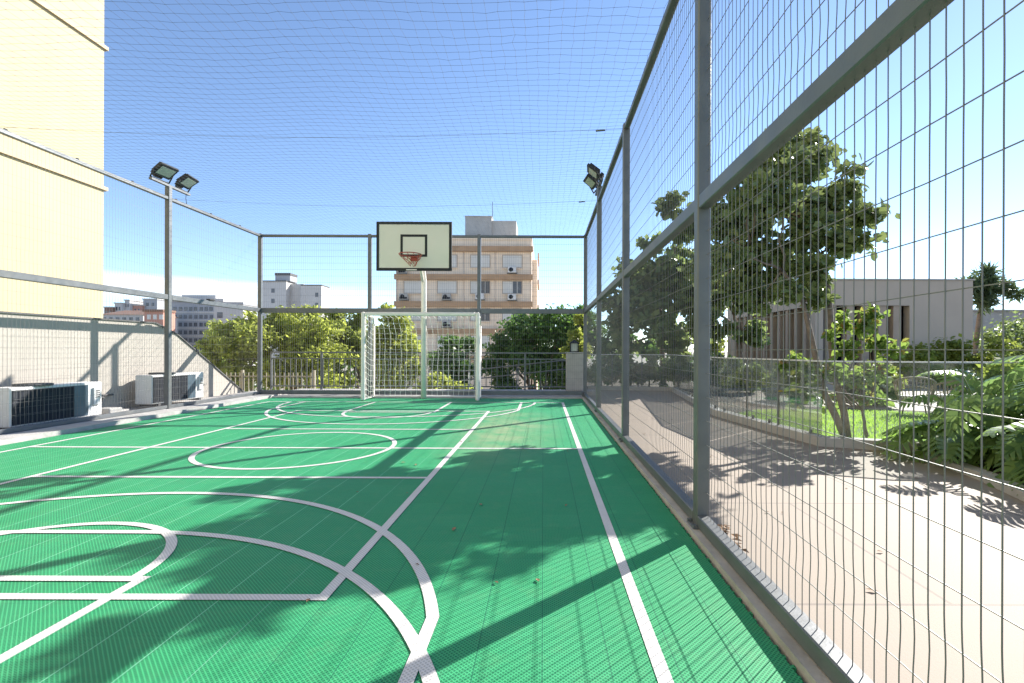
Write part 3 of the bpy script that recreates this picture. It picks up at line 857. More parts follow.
# tower block
D = 140
tw = thing('tower_block', 'pale grey tower block with dark rooftop plant room above the yellow green trees', 'building', (at(290, 300, D)[0], D, -7))
xa, z1_ = at(261.5, 281, D); xb, _ = at(286, 281, D); xc, z2_ = at(299, 282.5, D); xd, z3_ = at(320, 285, D)
mb = MB(); mb.box(xa, xb, D, D + 6, -7.1, z1_); mb.box(xb + .004, xc, D + 2.5, D + 6, -7.1, z2_); mb.box(xc + .004, xd, D + .8, D + 6, -7.1, z3_)
mb.build('wall', M['pale_block'], tw)
xe, z4_ = at(273, 276.5, D); xf, _ = at(288, 276, D)
mb = MB(); mb.box(xe, xf, D + 1, D + 5, z1_ + .28, z4_ + .6); mb.build('plant_room', M['grey_block'], tw)
mb = MB(); mb.box(xe - .1, xf + .1, D + .9, D + 5.1, z4_ + .61, z4_ + 1.3); mb.box(xa - .1, xb + .1, D - .2, D + 6, z1_ + .005, z1_ + .27)
mb.box(xc + .05, xd + .1, D + .7, D + 6, z3_ + .005, z3_ + .3); mb.build('roof', M['pipe'], tw)
facade_windows(tw, D, [(xa + 3.2, z1_ - 2.6 - 2.9 * k) for k in range(5)], .9, 1.2, M['win_far'])
facade_windows(tw, D + .8, [(xc + 4.6, z3_ - 2.6 - 2.9 * k) for k in range(5)], .8, 1.2, M['win_far'])

# ------------------------------------------------------------------ vegetation
def frames(n, nrm, spread):
    """random leaf frames round the given normals"""
    N = nrm + rng.normal(0, spread, (n, 3)); N /= np.linalg.norm(N, axis=1)[:, None] + 1e-9
    A = rng.normal(0, 1, (n, 3)); T = A - N * (A * N).sum(1)[:, None]; T /= np.linalg.norm(T, axis=1)[:, None] + 1e-9
    return N, T, np.cross(N, T)

def clump_points(clumps, n, shell=.55):
    w = np.array([c[3] * c[4] * c[5] for c in clumps]) ** (2 / 3); w /= w.sum()
    idx = rng.choice(len(clumps), n, p=w)
    C = np.array(clumps)[idx]
    d = rng.normal(0, 1, (n, 3)); d /= np.linalg.norm(d, axis=1)[:, None]
    r = 1 - (1 - shell) * rng.random(n) ** .8
    r *= 1 + .18 * np.sin(5 * d[:, 0] + 3 * idx) * np.cos(4 * d[:, 1] - idx) + rng.normal(0, .07, n)
    return C[:, :3] + d * r[:, None] * C[:, 3:6], d

def leaves(name, clumps, n, size, mat, parent, shell=.45, spread=.7, up=.5, near=False, aspect=.52, loc=None):
    p, d = clump_points(clumps, n, shell)
    N, T, S = frames(n, d + np.array((0, 0, up)), spread)
    s_ = (size * rng.uniform(.45, 1.4, n))[:, None]
    if near:
        v = np.stack([p, p + T * s_ * .32 + S * s_ * aspect * .5 + N * s_ * .10, p + T * s_ * .72 + S * s_ * aspect * .46 + N * s_ * .09, p + T * s_ - N * s_ * .06,
                      p + T * s_ * .72 - S * s_ * aspect * .46 + N * s_ * .09, p + T * s_ * .32 - S * s_ * aspect * .5 + N * s_ * .10], 1)
        q = np.array([[0, 1, 2, 3], [0, 3, 4, 5]])
        Q = (np.arange(n)[:, None, None] * 6 + q[None]).reshape(-1, 4)
    else:
        v = np.stack([p, p + T * s_ * .5 + S * s_ * aspect * .6, p + T * s_, p + T * s_ * .5 - S * s_ * aspect * .6], 1)
        Q = np.arange(n * 4).reshape(-1, 4)
    return quads_mesh(name, v.reshape(-1, 3), Q, mat, parent, loc)

def bent(a, b, k=5, amp=.08, sag=0.0):
    a = np.array(a, float); b = np.array(b, float); L = np.linalg.norm(b - a)
    off = rng.normal(0, amp * L, (k + 1, 3)); pts = []
    for i in range(k + 1):
        s_ = i / k; e = math.sin(math.pi * s_)
        pts.append(a + (b - a) * s_ + off[i] * e * .6 + np.array((0, 0, sag * L * e)))
    return pts

def tree(name, label, cat, base, trunk_r, fork_h, clumps, n, size, mat, group=None, near=False, stems=None, shell=.4, sub=4, aspect=.52, spread=.7, fr=(.34, .58)):
    base = np.array(base, float)
    r = thing(name, label, cat, tuple(base), group)
    # break every clump into smaller tufts so the outline is ragged
    tuf = []
    for c in clumps:
        c = list(c)
        if len(c) == 4: c = c + [c[3], c[3] * .85]
        for k in range(sub):
            d = rng.normal(0, 1, 3); d /= np.linalg.norm(d)
            e = rng.uniform(.15, .85)
            f = rng.uniform(*fr)
            tuf.append((c[0] + d[0] * c[3] * e, c[1] + d[1] * c[4] * e, c[2] + d[2] * c[5] * e, c[3] * f, c[4] * f, c[5] * f * .8))
    mb = MB()
    if stems is None:
        top = np.mean([c[:3] for c in clumps], 0); fork = base + np.array((0, 0, fork_h)); fork[:2] += (top[:2] - base[:2]) * .25
        mb.tube(bent(base, fork, 5, .03), np.linspace(trunk_r, trunk_r * .7, 6), 9)
        forks = [(fork, trunk_r * .55)]
    else:
        forks = []
        for st_ in stems:
            mb.tube(st_, np.linspace(trunk_r, trunk_r * .5, len(st_)), 9)
            for q in st_[len(st_) // 2:]: forks.append((np.array(q, float), trunk_r * .42))
    for c in clumps:
        cc = np.array(c[:3]); f, fr_ = min(forks, key=lambda a: np.linalg.norm(a[0] - cc))
        mb.tube(bent(f, cc, 5, .07, .04), np.linspace(fr_, fr_ * .25, 6), 6)
    for tq in tuf:
        cc = np.array(tq[:3]); k = min(clumps, key=lambda c: np.linalg.norm(np.array(c[:3]) - cc))
        mb.tube(bent(k[:3], cc, 3, .08), np.linspace(trunk_r * .14, trunk_r * .05, 4), 4)
    mb.build('trunk', M['trunk'], r)
    leaves('crown', tuf, n, size, mat, r, shell, spread, .5, near, aspect)
    return r

def W3(px, pyy, D):
    x, z = at(px, pyy, D); return (x, D, z)
def CL(px, pyy, rp, D, ry=None):
    x, z = at(px, pyy, D); r = rp * D / 493.0
    return (x, D, z, r, ry or r, r * .85)

# main garden tree on the lawn
stA = [(3.74, 6.05, .03), (3.70, 6.06, .35), (3.64, 6.15, .8), (3.68, 6.3, 1.15), (3.76, 6.45, 1.55), (3.82, 6.6, 1.95), (3.86, 6.9, 2.45), (3.72, 7.1, 3.0)]
stB = [(3.70, 6.05, .06), (3.60, 6.05, .28), (3.48, 6.1, .58), (3.44, 6.2, .95), (3.42, 6.3, 1.3), (3.42, 6.5, 1.75), (3.30, 6.8, 2.2), (3.0, 7.2, 2.6)]
cl = [CL(790, 172, 36, 7.4), CL(838, 195, 34, 7.0), CL(762, 190, 34, 7.6), CL(858, 212, 24, 6.8), CL(722, 232, 34, 7.7), CL(798, 228, 40, 7.0), CL(838, 243, 28, 6.6),
      CL(757, 250, 34, 7.2), CL(702, 262, 22, 7.9), CL(812, 272, 26, 6.7), CL(776, 152, 24, 7.9), CL(742, 278, 24, 7.2), CL(790, 292, 20, 6.6), CL(780, 212, 44, 7.6), CL(815, 215, 40, 7.4), CL(745, 215, 32, 7.9), CL(808, 160, 26, 7.6), CL(720, 262, 30, 8.2), CL(780, 265, 34, 7.5), CL(820, 300, 18, 6.5), CL(778, 146, 20, 8.6), CL(802, 148, 20, 8.3), CL(768, 165, 24, 8.6), CL(735, 290, 24, 7.2), CL(715, 292, 18, 7.4), CL(762, 298, 18, 7.0), CL(738, 190, 20, 8.2), CL(752, 174, 20, 8.4), CL(766, 154, 16, 8.4), CL(712, 215, 18, 8.3), CL(776, 152, 18, 6.1), CL(757, 180, 20, 5.9), CL(792, 168, 22, 6.4), CL(782, 200, 24, 6.0), CL(738, 205, 22, 6.2), CL(725, 255, 20, 6.2), CL(778, 158, 20, 9.4), CL(672, 208, 17, 8.0), CL(690, 228, 18, 8.0)]
tree('broadleaf_tree', 'two stemmed garden tree with big glossy leaves on the lawn behind the glass', 'tree', (3.74, 6.05, .03), .046, 1, cl, 16500, .118, M['leaf_tree'], None, True, [stA, stB], .05, 7, .62, 1.0, (.36, .7))

# red tipped shrub at its foot
cl = [CL(862, 330, 20, 5.95), CL(845, 352, 17, 5.9), CL(880, 345, 15, 6.0), CL(828, 372, 17, 6.2), CL(858, 378, 20, 5.9), CL(885, 372, 12, 5.9), CL(812, 385, 16, 6.3), CL(866, 400, 14, 5.9), CL(795, 365, 18, 6.5), CL(875, 318, 16, 6.0), CL(842, 330, 18, 6.1), CL(830, 400, 16, 6.2), CL(800, 395, 16, 6.4), CL(893, 352, 12, 5.9)]
tree('shrub', 'light green shrub with reddish leaf tips growing round the garden tree', 'shrub', (3.95, 6.0, .03), .022, .35, cl, 1750, .085, M['leaf_red'], None, True, None, .05, 4, .6, 1.0, (.45, .9))

# trees at the far side of the patio
trees = [
    ('dense dark broadleaf tree behind the far hedge next to the court corner', (3.9, 16.0, 0), [CL(640, 300, 30, 15.5), CL(668, 268, 26, 15.5), CL(622, 322, 22, 15.8), CL(690, 296, 30, 15.2), CL(650, 248, 16, 16), CL(700, 330, 22, 15), CL(655, 325, 24, 15), CL(612, 300, 14, 16), CL(680, 238, 15, 16), CL(660, 290, 36, 16.5), CL(635, 275, 26, 16.5), CL(625, 345, 18, 15.5), CL(690, 265, 26, 16), CL(675, 340, 24, 15.5)], 10500, .16, 'leaf_dark'),
    ('dark leafy tree between the far hedge and the taupe pavilion', (6.2, 15.4, 0), [CL(722, 268, 26, 15), CL(742, 300, 24, 15), CL(715, 325, 22, 15), CL(765, 285, 22, 15.2), CL(750, 335, 20, 15), CL(700, 300, 20, 15.5), CL(725, 295, 26, 15.5)], 5200, .16, 'leaf_dark'),
]
trees += [
    ('low dark tree far behind the hedge, near the court corner', (2.6, 24, 0), [CL(605, 345, 16, 24), CL(625, 338, 18, 24), CL(645, 348, 18, 24), CL(615, 360, 14, 24)], 3000, .2, 'leaf_dome'),
    ('low mid green tree far behind the hedge, left of the pavilion end', (7.6, 27, 0), [CL(668, 342, 20, 27), CL(690, 335, 20, 27), CL(712, 345, 18, 27), CL(680, 358, 16, 27)], 3200, .2, 'leaf_mid'),
]
for lab, base, cl, n, size, mt in trees:
    tree('broadleaf_tree', lab, 'tree', base, .10, 1.6, cl, int(n * 1.15), size * 1.25, M[mt], 'trees in the garden', False, None, .2, 9, .6)

# shrubs of the hedge behind the glass, and loose bushes in the garden
hx = [(1.7, 14.4, .5, .48), (2.35, 14.5, .6, .52), (3.1, 14.4, .55, .5), (3.9, 14.2, .55, .5), (4.6, 13.4, .55, .55)]
hlab = ['clipped dark shrub of the far hedge touching the court corner', 'shrub of the far hedge, second from the court corner', 'shrub in the middle of the far hedge, under the dark tree',
        'shrub of the far hedge, second from its pavilion end', 'last shrub of the far hedge on its pavilion end']
for (x, y, h, r_), lab in zip(hx, hlab):
    tree('hedge_shrub', lab, 'shrub', (x, y, .03), .03, .2, [(x, y, h, r_, r_, h * .95), (x + .2, y - .15, h * .7, r_ * .7, r_ * .7, h * .6), (x - .2, y + .1, h * .75, r_ * .7, r_ * .7, h * .6)],
         2600, .12, M['leaf_dark'], 'shrubs of the far hedge', False, None, .2, 8, .6)
bl = [((5.0, 12.6, .03), .55, 'leaf_dark', 'dark low bush behind the glass, left of the lawn'),
      ((5.2, 10.4, .03), .50, 'leaf_dark', 'round dark bush behind the glass just behind the shrub with reddish tips'),
      ((7.6, 11.6, .03), .62, 'leaf_mid', 'mid green bush standing before the blank pavilion wall'),
      ((6.3, 9.6, .03), .42, 'leaf_dark', 'small dark bush by the rattan chairs'),
      ((11.2, 14.6, .03), .85, 'leaf_mid', 'wide bush growing at the end corner of the pavilion'),
      ((13.6, 16.2, .03), 1.25, 'leaf_mid', 'tall loose bush under the slim palm'),
      ((17.4, 18.5, .03), 1.7, 'leaf_dark', 'tall dark bush at the foot of the far garden wall'),
      ((9.0, 9.2, .03), .7, 'leaf_mid', 'low light green bush behind the philodendrons')]
for (x, y, z), r_, mt, lab in bl:
    tree('bush', lab, 'bush', (x, y, z), .03, .2, [(x, y, r_ * .9, r_, r_, r_ * .8), (x + r_ * .6, y - .1, r_ * .6, r_ * .6, r_ * .6, r_ * .55), (x - r_ * .6, y, r_ * .7, r_ * .6, r_ * .6, r_ * .6)],
         int(3600), .13, M[mt], 'bushes in the garden', False, None, .2, 8, .6)

# trees beyond the railing, rooted on the lower ground
back = [
    ('yellow green feathery tree beyond the railing, nearest the sloping wall', (-14.2, 23.5, -7), [CL(232, 350, 26, 23), CL(212, 358, 17, 23), CL(255, 342, 24, 23), CL(240, 328, 16, 23.5), CL(228, 378, 26, 23), CL(258, 372, 24, 23), CL(205, 345, 9, 23), CL(240, 350, 30, 23.8), CL(222, 335, 18, 23.5), CL(255, 322, 14, 23.8)], 8000, 'leaf_yellow', .13),
    ('broad yellow green tree crown between the corner post and the goal', (-11.2, 24, -7), [CL(292, 340, 28, 24), CL(318, 330, 22, 24), CL(275, 326, 16, 24.5), CL(308, 360, 26, 23.5), CL(280, 372, 24, 23.5), CL(320, 378, 24, 23.5), CL(332, 352, 20, 24), CL(262, 350, 16, 24), CL(312, 312, 11, 24.5), CL(295, 325, 28, 25), CL(300, 350, 36, 25), CL(278, 318, 14, 24.8), CL(330, 325, 16, 25)], 10500, 'leaf_yellow', .13),
    ('green tree crown showing just left of the goal post', (-8.9, 26, -7), [CL(345, 330, 18, 26), CL(352, 355, 22, 26), CL(340, 378, 22, 25.5), CL(365, 340, 16, 26), CL(334, 318, 12, 26), CL(350, 320, 16, 26.5), CL(352, 345, 28, 27), CL(362, 318, 12, 26.5)], 5500, 'leaf_mid', .13),
    ('bright yellow green tree seen through the left half of the goal net', (-6.6, 22, -7), [CL(385, 335, 20, 22), CL(400, 322, 17, 22), CL(378, 360, 20, 22), CL(405, 350, 20, 22), CL(392, 380, 22, 21.5), CL(412, 372, 15, 22), CL(388, 312, 12, 22), CL(392, 345, 30, 23), CL(405, 335, 18, 22.5)], 7000, 'leaf_yellow', .12),
    ('dark lacy tree seen through the right half of the goal net', (-4.2, 21, -7), [CL(442, 365, 20, 21), CL(452, 345, 13, 21), CL(465, 370, 17, 21), CL(436, 385, 17, 21), CL(458, 388, 17, 21), CL(472, 345, 12, 21.5), CL(450, 370, 26, 22)], 4800, 'leaf_dome', .12),
    ('low bright green shrub tree behind the foot of the goal', (-4.0, 17, -7), [CL(440, 385, 15, 17), CL(455, 392, 15, 17), CL(425, 392, 13, 17), CL(470, 392, 12, 17)], 2600, 'leaf_yellow', .09),
    ('big dome shaped dark green tree between the hoop building and the court corner', (-.3, 24, -7), [CL(535, 335, 30, 24), CL(510, 350, 26, 24), CL(560, 325, 22, 24), CL(545, 316, 18, 24.5), CL(575, 345, 24, 24), CL(495, 365, 20, 23.5), CL(530, 368, 28, 23.5), CL(565, 375, 28, 23.5), CL(505, 385, 20, 23.5), CL(588, 325, 14, 24), CL(540, 345, 40, 25), CL(570, 350, 34, 25), CL(520, 330, 20, 24.5), CL(590, 335, 22, 25), CL(500, 345, 18, 24), CL(575, 318, 18, 25)], 13000, 'leaf_dome', .14),
    ('small yellow green tree beside the lantern pillar', (1.2, 19, -7), [CL(575, 338, 10, 19), CL(583, 350, 10, 19), CL(570, 352, 9, 19), CL(580, 320, 7, 19.5)], 1900, 'leaf_yellow', .11),
    ('pale green tree top in the gap between the salmon house and the pale office wing', (-19.5, 34, -7), [CL(214, 362, 16, 34), CL(228, 370, 16, 34), CL(205, 375, 14, 34)], 2500, 'leaf_mid', .18),
]
for lab, base, cl, n, mt, size in back:
    tree('garden_tree', lab, 'tree', base, .18, 4.5, cl, int(n * 2.3), size * 1.35, M[mt], 'trees beyond the railing', False, None, .2, 11, .5, .8, (.42, .66))
# a far wood closing the view at ground level
cl = [(x, 62 + 10 * math.sin(x), -3.6 + 1.6 * math.sin(x * .7), 5.5, 4, 3.6) for x in np.arange(-90, 120, 6.5)]
o = leaves('far_wood', [c for c in cl], 26000, .55, M['leaf_dome'], None, .6, .8, .5, False, .6, (0, 62, -7)); tag(o, 'dark mass of trees far behind the garden and apartment building', 'wood', None, 'stuff')

# slim palm like tree beside the pavilion
pr = thing('slim_tree', 'slim tree with a drooping tuft of leaves beside the end of the pavilion', 'tree', (15.6, 18.2, 0))
bx_, bz_ = at(985, 292, 18.2)
mb = MB(); mb.tube([(15.9, 18.2, 0), (15.95, 18.2, 1.2), (16.1, 18.2, 2.4), (bx_, 18.2, bz_)], [.10, .09, .075, .06], 8); mb.build('trunk', M['trunk'], pr)
leaves('crown', [(bx_ + dx_, 18.2 + dy_, bz_ + dz_, r1, r1, r2) for dx_, dy_, dz_, r1, r2 in ((0, 0, .1, .45, .55), (.7, .1, .15, .42, .25), (-.6, 0, .2, .36, .22), (.3, .3, .5, .38, .28), (-.2, -.2, -.4, .28, .4), (1.1, 0, -.1, .25, .2), (-.95, 0, .05, .22, .16), (.1, 0, .75, .25, .2))],
       2300, .34, M['leaf_palm'], pr, .05, 1.3, -.3, False, .16)

# grass blades of the lawn
# garden ground inside the glass
garden = [(1.3, 13.75), (3.62, 13.45), (3.03, 8.30), (3.33, 5.80), (4.25, 5.42), (12, 4.9), (30, 4.9), (30, 34), (1.3, 34)]
mb = MB(); mb.prism(garden, -.03, .028); struct(mb.build('garden_ground', M['soil']))
mb = MB(); mb.sheet([(3.08, 8.2), (3.37, 5.86), (4.28, 5.48), (7.4, 5.2), (8.4, 7.6), (6.0, 9.0), (3.9, 9.0)], .034)
struct(mb.build('lawn', M['lawn']))
mb = MB(); mb.sheet([(4.2, 9.6), (6.2, 9.05), (9, 8.0), (12, 8.0), (12, 17.4), (9.3, 17.4), (4.4, 12)], .033)
struct(mb.build('garden_path', M['paving']))
n = 14000
gx_ = rng.uniform(3.1, 7.4, n); gy_ = rng.uniform(5.3, 8.9, n)
def inside(poly, x, y):
    r_ = np.zeros(len(x), bool); j = len(poly) - 1
    for i in range(len(poly)):
        xi, yi = poly[i]; xj, yj = poly[j]
        r_ ^= ((yi > y) != (yj > y)) & (x < (xj - xi) * (y - yi) / (yj - yi + 1e-12) + xi); j = i
    return r_
k = inside([(3.14, 8.1), (3.44, 5.95), (4.3, 5.58), (7.2, 5.4), (8.1, 7.4), (5.9, 8.8), (3.9, 8.8)], gx_, gy_)
gx_, gy_ = gx_[k], gy_[k]; n = len(gx_)
p = np.stack([gx_, gy_, np.full(n, .034)], 1); a = rng.uniform(0, 6.28, n); s_ = np.stack([np.cos(a), np.sin(a), 0 * a], 1) * .005
h_ = rng.uniform(.02, .05, n); ln_ = rng.normal(0, .012, (n, 3)); ln_[:, 2] = 0; up_ = np.stack([0 * a, 0 * a, h_], 1)
v = np.stack([p - s_, p + s_, p + s_ * .5 + ln_ + up_ * .9, p - s_ * .3 + ln_ + up_], 1)
tag(quads_mesh('grass', v.reshape(-1, 3), np.arange(n * 4).reshape(-1, 4), M['grass'], None, (5, 7, .03)), 'short bright grass blades of the lawn', 'grass', None, 'stuff')

# ------------------------------------------------------------------ glass balustrade on its kerb
path = [(1.25, 13.7), (3.55, 13.4), (2.95, 8.30), (3.25, 5.73), (4.2, 5.36), (9.5, 5.0)]
def offset_poly(pts, w):
    """two sides of a band of half width w along a polyline"""
    L, Rr = [], []
    for i, p in enumerate(pts):
        a = np.array(pts[max(i - 1, 0)]); b = np.array(pts[min(i + 1, len(pts) - 1)]); p = np.array(p)
        d1 = (p - a) if i else (b - p); d2 = (b - p) if i < len(pts) - 1 else d1
        d1 = d1 / np.linalg.norm(d1); d2 = d2 / np.linalg.norm(d2)
        n1 = np.array((-d1[1], d1[0])); n2 = np.array((-d2[1], d2[0])); m = n1 + n2; m /= np.linalg.norm(m)
        k = w / max(.35, m.dot(n1)); L.append(tuple(p + m * k)); Rr.append(tuple(p - m * k))
    return L + Rr[::-1]
def band(pts, w, z0, z1):
    mb = MB(); q = offset_poly(pts, w); n = len(pts)
    for i in range(n - 1):
        mb.prism([q[i], q[i + 1], q[2 * n - 2 - i], q[2 * n - 1 - i]], z0, z1)
    return mb
mb = band(path, .075, .001, .105); struct(mb.build('garden_kerb', M['stone']))
gb = thing('glass_balustrade', 'frameless clear glass balustrade on a low kerb round the garden', 'balustrade', (3.2, 5.8, .1))
for (xa, ya), (xb, yb) in zip(path, path[1:]):
    L = math.hypot(xb - xa, yb - ya); k = max(1, int(round(L / 1.45))); d = np.array((xb - xa, yb - ya)) / L; nn = np.array((-d[1], d[0])) * .005
    for i in range(k):
        a = np.array((xa, ya)) + d * (L * i / k + .012); b = np.array((xa, ya)) + d * (L * (i + 1) / k - .012)
        mb = MB(); mb.prism([tuple(a + nn), tuple(a - nn), tuple(b - nn), tuple(b + nn)], .107, .972); mb.build('glass_panel', M['glass'], gb)
        for q in (a + d * .2, b - d * .2):
            mb = MB(); mb.tube([(q[0], q[1], .1055), (q[0], q[1], .16)], .016, 8); mb.build('clamp', M['wire'], gb)
mb = band(path, .011, .973, .990); mb.build('top_rail', M['ac_white'], gb)  # white band stands in for the bright top edge of the glass
for q in ((3.15, 6.6), (3.06, 7.4), (1.9, 13.6), (2.7, 13.5)):
    mb = MB(); mb.tube([(q[0], q[1], .106), (q[0], q[1], .972)], .013, 8); mb.build('post', M['wire'], gb)
# planting bed edge by the fence side of the glass
bed = [(3.98, 5.22), (3.78, 4.2), (3.45, 3.2), (3.3, 2.2), (3.4, 0)]
mb = band(bed, .06, .001, .07); struct(mb.build('garden_kerb', M['stone']))
mb = MB(); mb.prism([(4.06, 5.22), (3.86, 4.2), (3.53, 3.2), (3.38, 2.2), (3.48, 0), (9, 0), (9, 4.85), (4.2, 5.22)], -.02, .05); struct(mb.build('planting_bed', M['soil']))

# philodendrons with big split leaves
def phil_leaf(V, Q, p, d, size, droop):
    """one pinnate split leaf from p in direction d"""
    d = np.array(d, float); d /= np.linalg.norm(d)
    sd = np.cross(d, (0, 0, 1.0)); sd /= np.linalg.norm(sd) + 1e-9; up = np.cross(sd, d)
    roll = random.uniform(-.5, .5); sd, up = sd * math.cos(roll) + up * math.sin(roll), up * math.cos(roll) - sd * math.sin(roll)
    nl = 8; mid = []
    for i in range(nl + 1):
        s_ = i / nl; mid.append(p + d * size * s_ - np.array((0, 0, 1.0)) * size * droop * s_ * s_)
    for side in (-1, 1):
        for i in range(nl):
            s_ = (i + .5) / nl
            wl = size * .46 * math.sin(math.pi * (.12 + .80 * s_)) ** .8
            a, b = mid[i], mid[i + 1]; ax_ = b - a
            fw = ax_ / np.linalg.norm(ax_)
            dirn = sd * side * .86 + fw * (.15 + .6 * s_); dirn /= np.linalg.norm(dirn)
            lift = up * wl * .16
            e0 = a + dirn * wl * .45 + lift; e1 = b + dirn * wl * .45 + lift
            c0 = (e0 * .96 + e1 * .04); c1 = (e0 * .05 + e1 * .95)
            t0 = a + ax_ * .18 + dirn * wl - up * wl * .10; t1 = a + ax_ * .74 + dirn * wl * .95 - up * wl * .12
            k = len(V); V += [a, b, c1, c0]; Q.append((k, k + 1, k + 2, k + 3) if side > 0 else (k + 3, k + 2, k + 1, k))
            k = len(V); V += [c0, c1, t1, t0]; Q.append((k, k + 1, k + 2, k + 3) if side > 0 else (k + 3, k + 2, k + 1, k))
    return mid
def philodendron(base, n, reach, h, label):
    base = np.array(base, float)
    r = thing('philodendron', label, 'plant', tuple(base), 'philodendrons in the bed by the patio')
    V, Q = [], []; st = MB()
    for k in range(n):
        az_ = 2.399 * k + random.uniform(-.4, .4); el = random.uniform(.25, 1.25); L = reach * random.uniform(.55, 1.1)
        out = np.array((math.cos(az_) * math.cos(el), math.sin(az_) * math.cos(el), math.sin(el) * h / reach))
        p1 = base + out * L * .85; p1[2] = max(p1[2], .12)
        st.tube([base + np.array((0, 0, .03)), base + out * L * .45 + np.array((0, 0, .06)), p1], [.013, .010, .007], 5)
        dd = np.array((out[0] * 1.1, out[1] * 1.1, random.uniform(-.55, .35)))
        phil_leaf(V, Q, p1, dd, random.uniform(.30, .54), random.uniform(.15, .5))
    st.build('stems', M['stalk'], r)
    quads_mesh('foliage', np.array(V), np.array(Q), M['leaf_phil'], r)
    return r
philodendron((4.45, 4.82, .05), 44, .70, .98, 'split leaved philodendron at the bed corner nearest the lawn')
philodendron((4.3, 3.95, .05), 42, .62, .72, 'split leaved philodendron in front, lowest and closest to the mesh fence')
philodendron((4.85, 4.25, .05), 46, .80, 1.12, 'tall split leaved philodendron in the middle of the bed')
philodendron((5.35, 4.75, .05), 44, .85, 1.25, 'split leaved philodendron against the glass at the back of the bed')
philodendron((5.1, 3.6, .05), 40, .75, 1.0, 'split leaved philodendron at the open end of the bed by the picture edge')
philodendron((4.08, 4.95, .05), 12, .38, .45, 'small philodendron with drooping split leaves hanging over the kerb')

# rattan armchairs
def make_chair():
    r = thing('armchair', '', 'armchair', (0, 0, 0), 'rattan armchairs in the garden')
    mb = MB(); nA = 21; rim = []
    for i in range(nA):                                               # round back woven from thin canes
        a = R(-25 + 230 * i / (nA - 1)); k = 1 - math.sin(a)
        lo = (.29 * math.cos(a), .28 * math.sin(a), .33); hi = (.36 * math.cos(a), .34 * math.sin(a), .82 - .15 * k)
        mb.tube([lo, ((lo[0] + hi[0]) * .53, (lo[1] + hi[1]) * .53, (lo[2] + hi[2]) / 2), hi], .009, 5); rim.append(hi)
    mb.tube(rim, .02, 7)
    mb.tube([(p[0] * .94, p[1] * .94, p[2] - .2) for p in rim], .009, 5)
    mb.build('backrest', M['wicker'], r)
    mb = MB(); mb.tube([(0, 0, .34), (0, 0, .40)], .29, 20); mb.build('seat', M['win_white'], r)
    mb = MB(); mb.tube([(0, 0, .29), (0, 0, .335)], .30, 20); mb.build('seat_frame', M['wicker'], r)
    for sx_, sy_ in ((-1, -1), (1, -1), (-1, 1), (1, 1)):
        mb = MB(); mb.tube([(sx_ * .19, sy_ * .19, .30), (sx_ * .24, sy_ * .24, 0)], [.018, .013], 7); mb.build('leg', M['trunk'], r)
    return r
c0 = make_chair(); c0.scale = (.78,) * 3; c0.location = (6.25, 8.3, .034); c0.rotation_euler.z = R(150); c0['label'] = 'rattan armchair on the lawn, the one nearer the garden tree'
c1 = copy_tree(c0); c1.location = (6.95, 8.5, .034); c1.rotation_euler.z = R(215); c1['label'] = 'rattan armchair on the lawn, half hidden by the philodendrons'

# ------------------------------------------------------------------ pavilion
pv = thing('pavilion', 'low taupe garden pavilion with flat roof and tall slatted openings', 'building', (12, 21, 0))
PX0, PX1, PY0, PY1, PH = 9.65, 15.25, 17.5, 25.8, 3.62
WH = 2.72
mb = MB()
mb.box(PX0, PX1, PY0, PY1, WH + .001, PH)                                                      # roof slab and fascia
mb.box(PX0 + 3.35, PX1, PY0, PY0 + .3, .029, WH); mb.box(PX1 - .3, PX1, PY0 + .301, PY1, .029, WH); mb.box(PX0 + .301, PX1 - .301, PY1 - .3, PY1, .029, WH)
mb.box(PX0, PX0 + .3, PY1 - .9, PY1, .029, WH); mb.box(PX0, PX0 + .28, PY0, PY0 + .28, .029, WH)
mb.build('wall', M['pavilion'], pv)
mb = MB(); mb.box(PX0 - .04, PX1 + .04, PY0 - .04, PY1 + .04, PH + .001, PH + .05); mb.build('roof', M['tank'], pv)
mb = MB(); mb.box(PX0 + .301, PX0 + 3.34, PY0 + .55, PY0 + .6, .03, WH - .01); mb.build('glazing', M['dark_glass'], pv)
mb = MB(); mb.box(PX0 + .5, PX0 + .55, PY0 + .62, PY1 - .32, .03, WH - .01); mb.build('glazing', M['dark_glass'], pv)
for x in (PX0 + .62, PX0 + 1.28, PX0 + 1.82, PX0 + 2.42, PX0 + 2.95):
    wd = random.uniform(.12, .19)
    mb = MB(); mb.box(x - wd, x + wd, PY0 + .05, PY0 + .35, .03, WH); mb.build('fin', M['fin'], pv)
for y in np.arange(PY0 + .8, PY1 - 1.1, .68):
    mb = MB(); mb.box(PX0 + .05, PX0 + .32, y - .09, y + .09, .03, WH); mb.build('fin', M['fin'], pv)
# garden wall far right
gw = thing('garden_wall', 'pale garden wall at the far end behind the slim tree', 'wall', (22, 24, 0))
mb = MB(); mb.box(20.6, 30, 24.6, 24.9, -.03, 3.1); mb.build('wall', M['stone'], gw)
mb = MB(); mb.box(20.5, 30, 24.5, 25.0, 3.101, 3.2); mb.build('coping', M['stone'], gw)

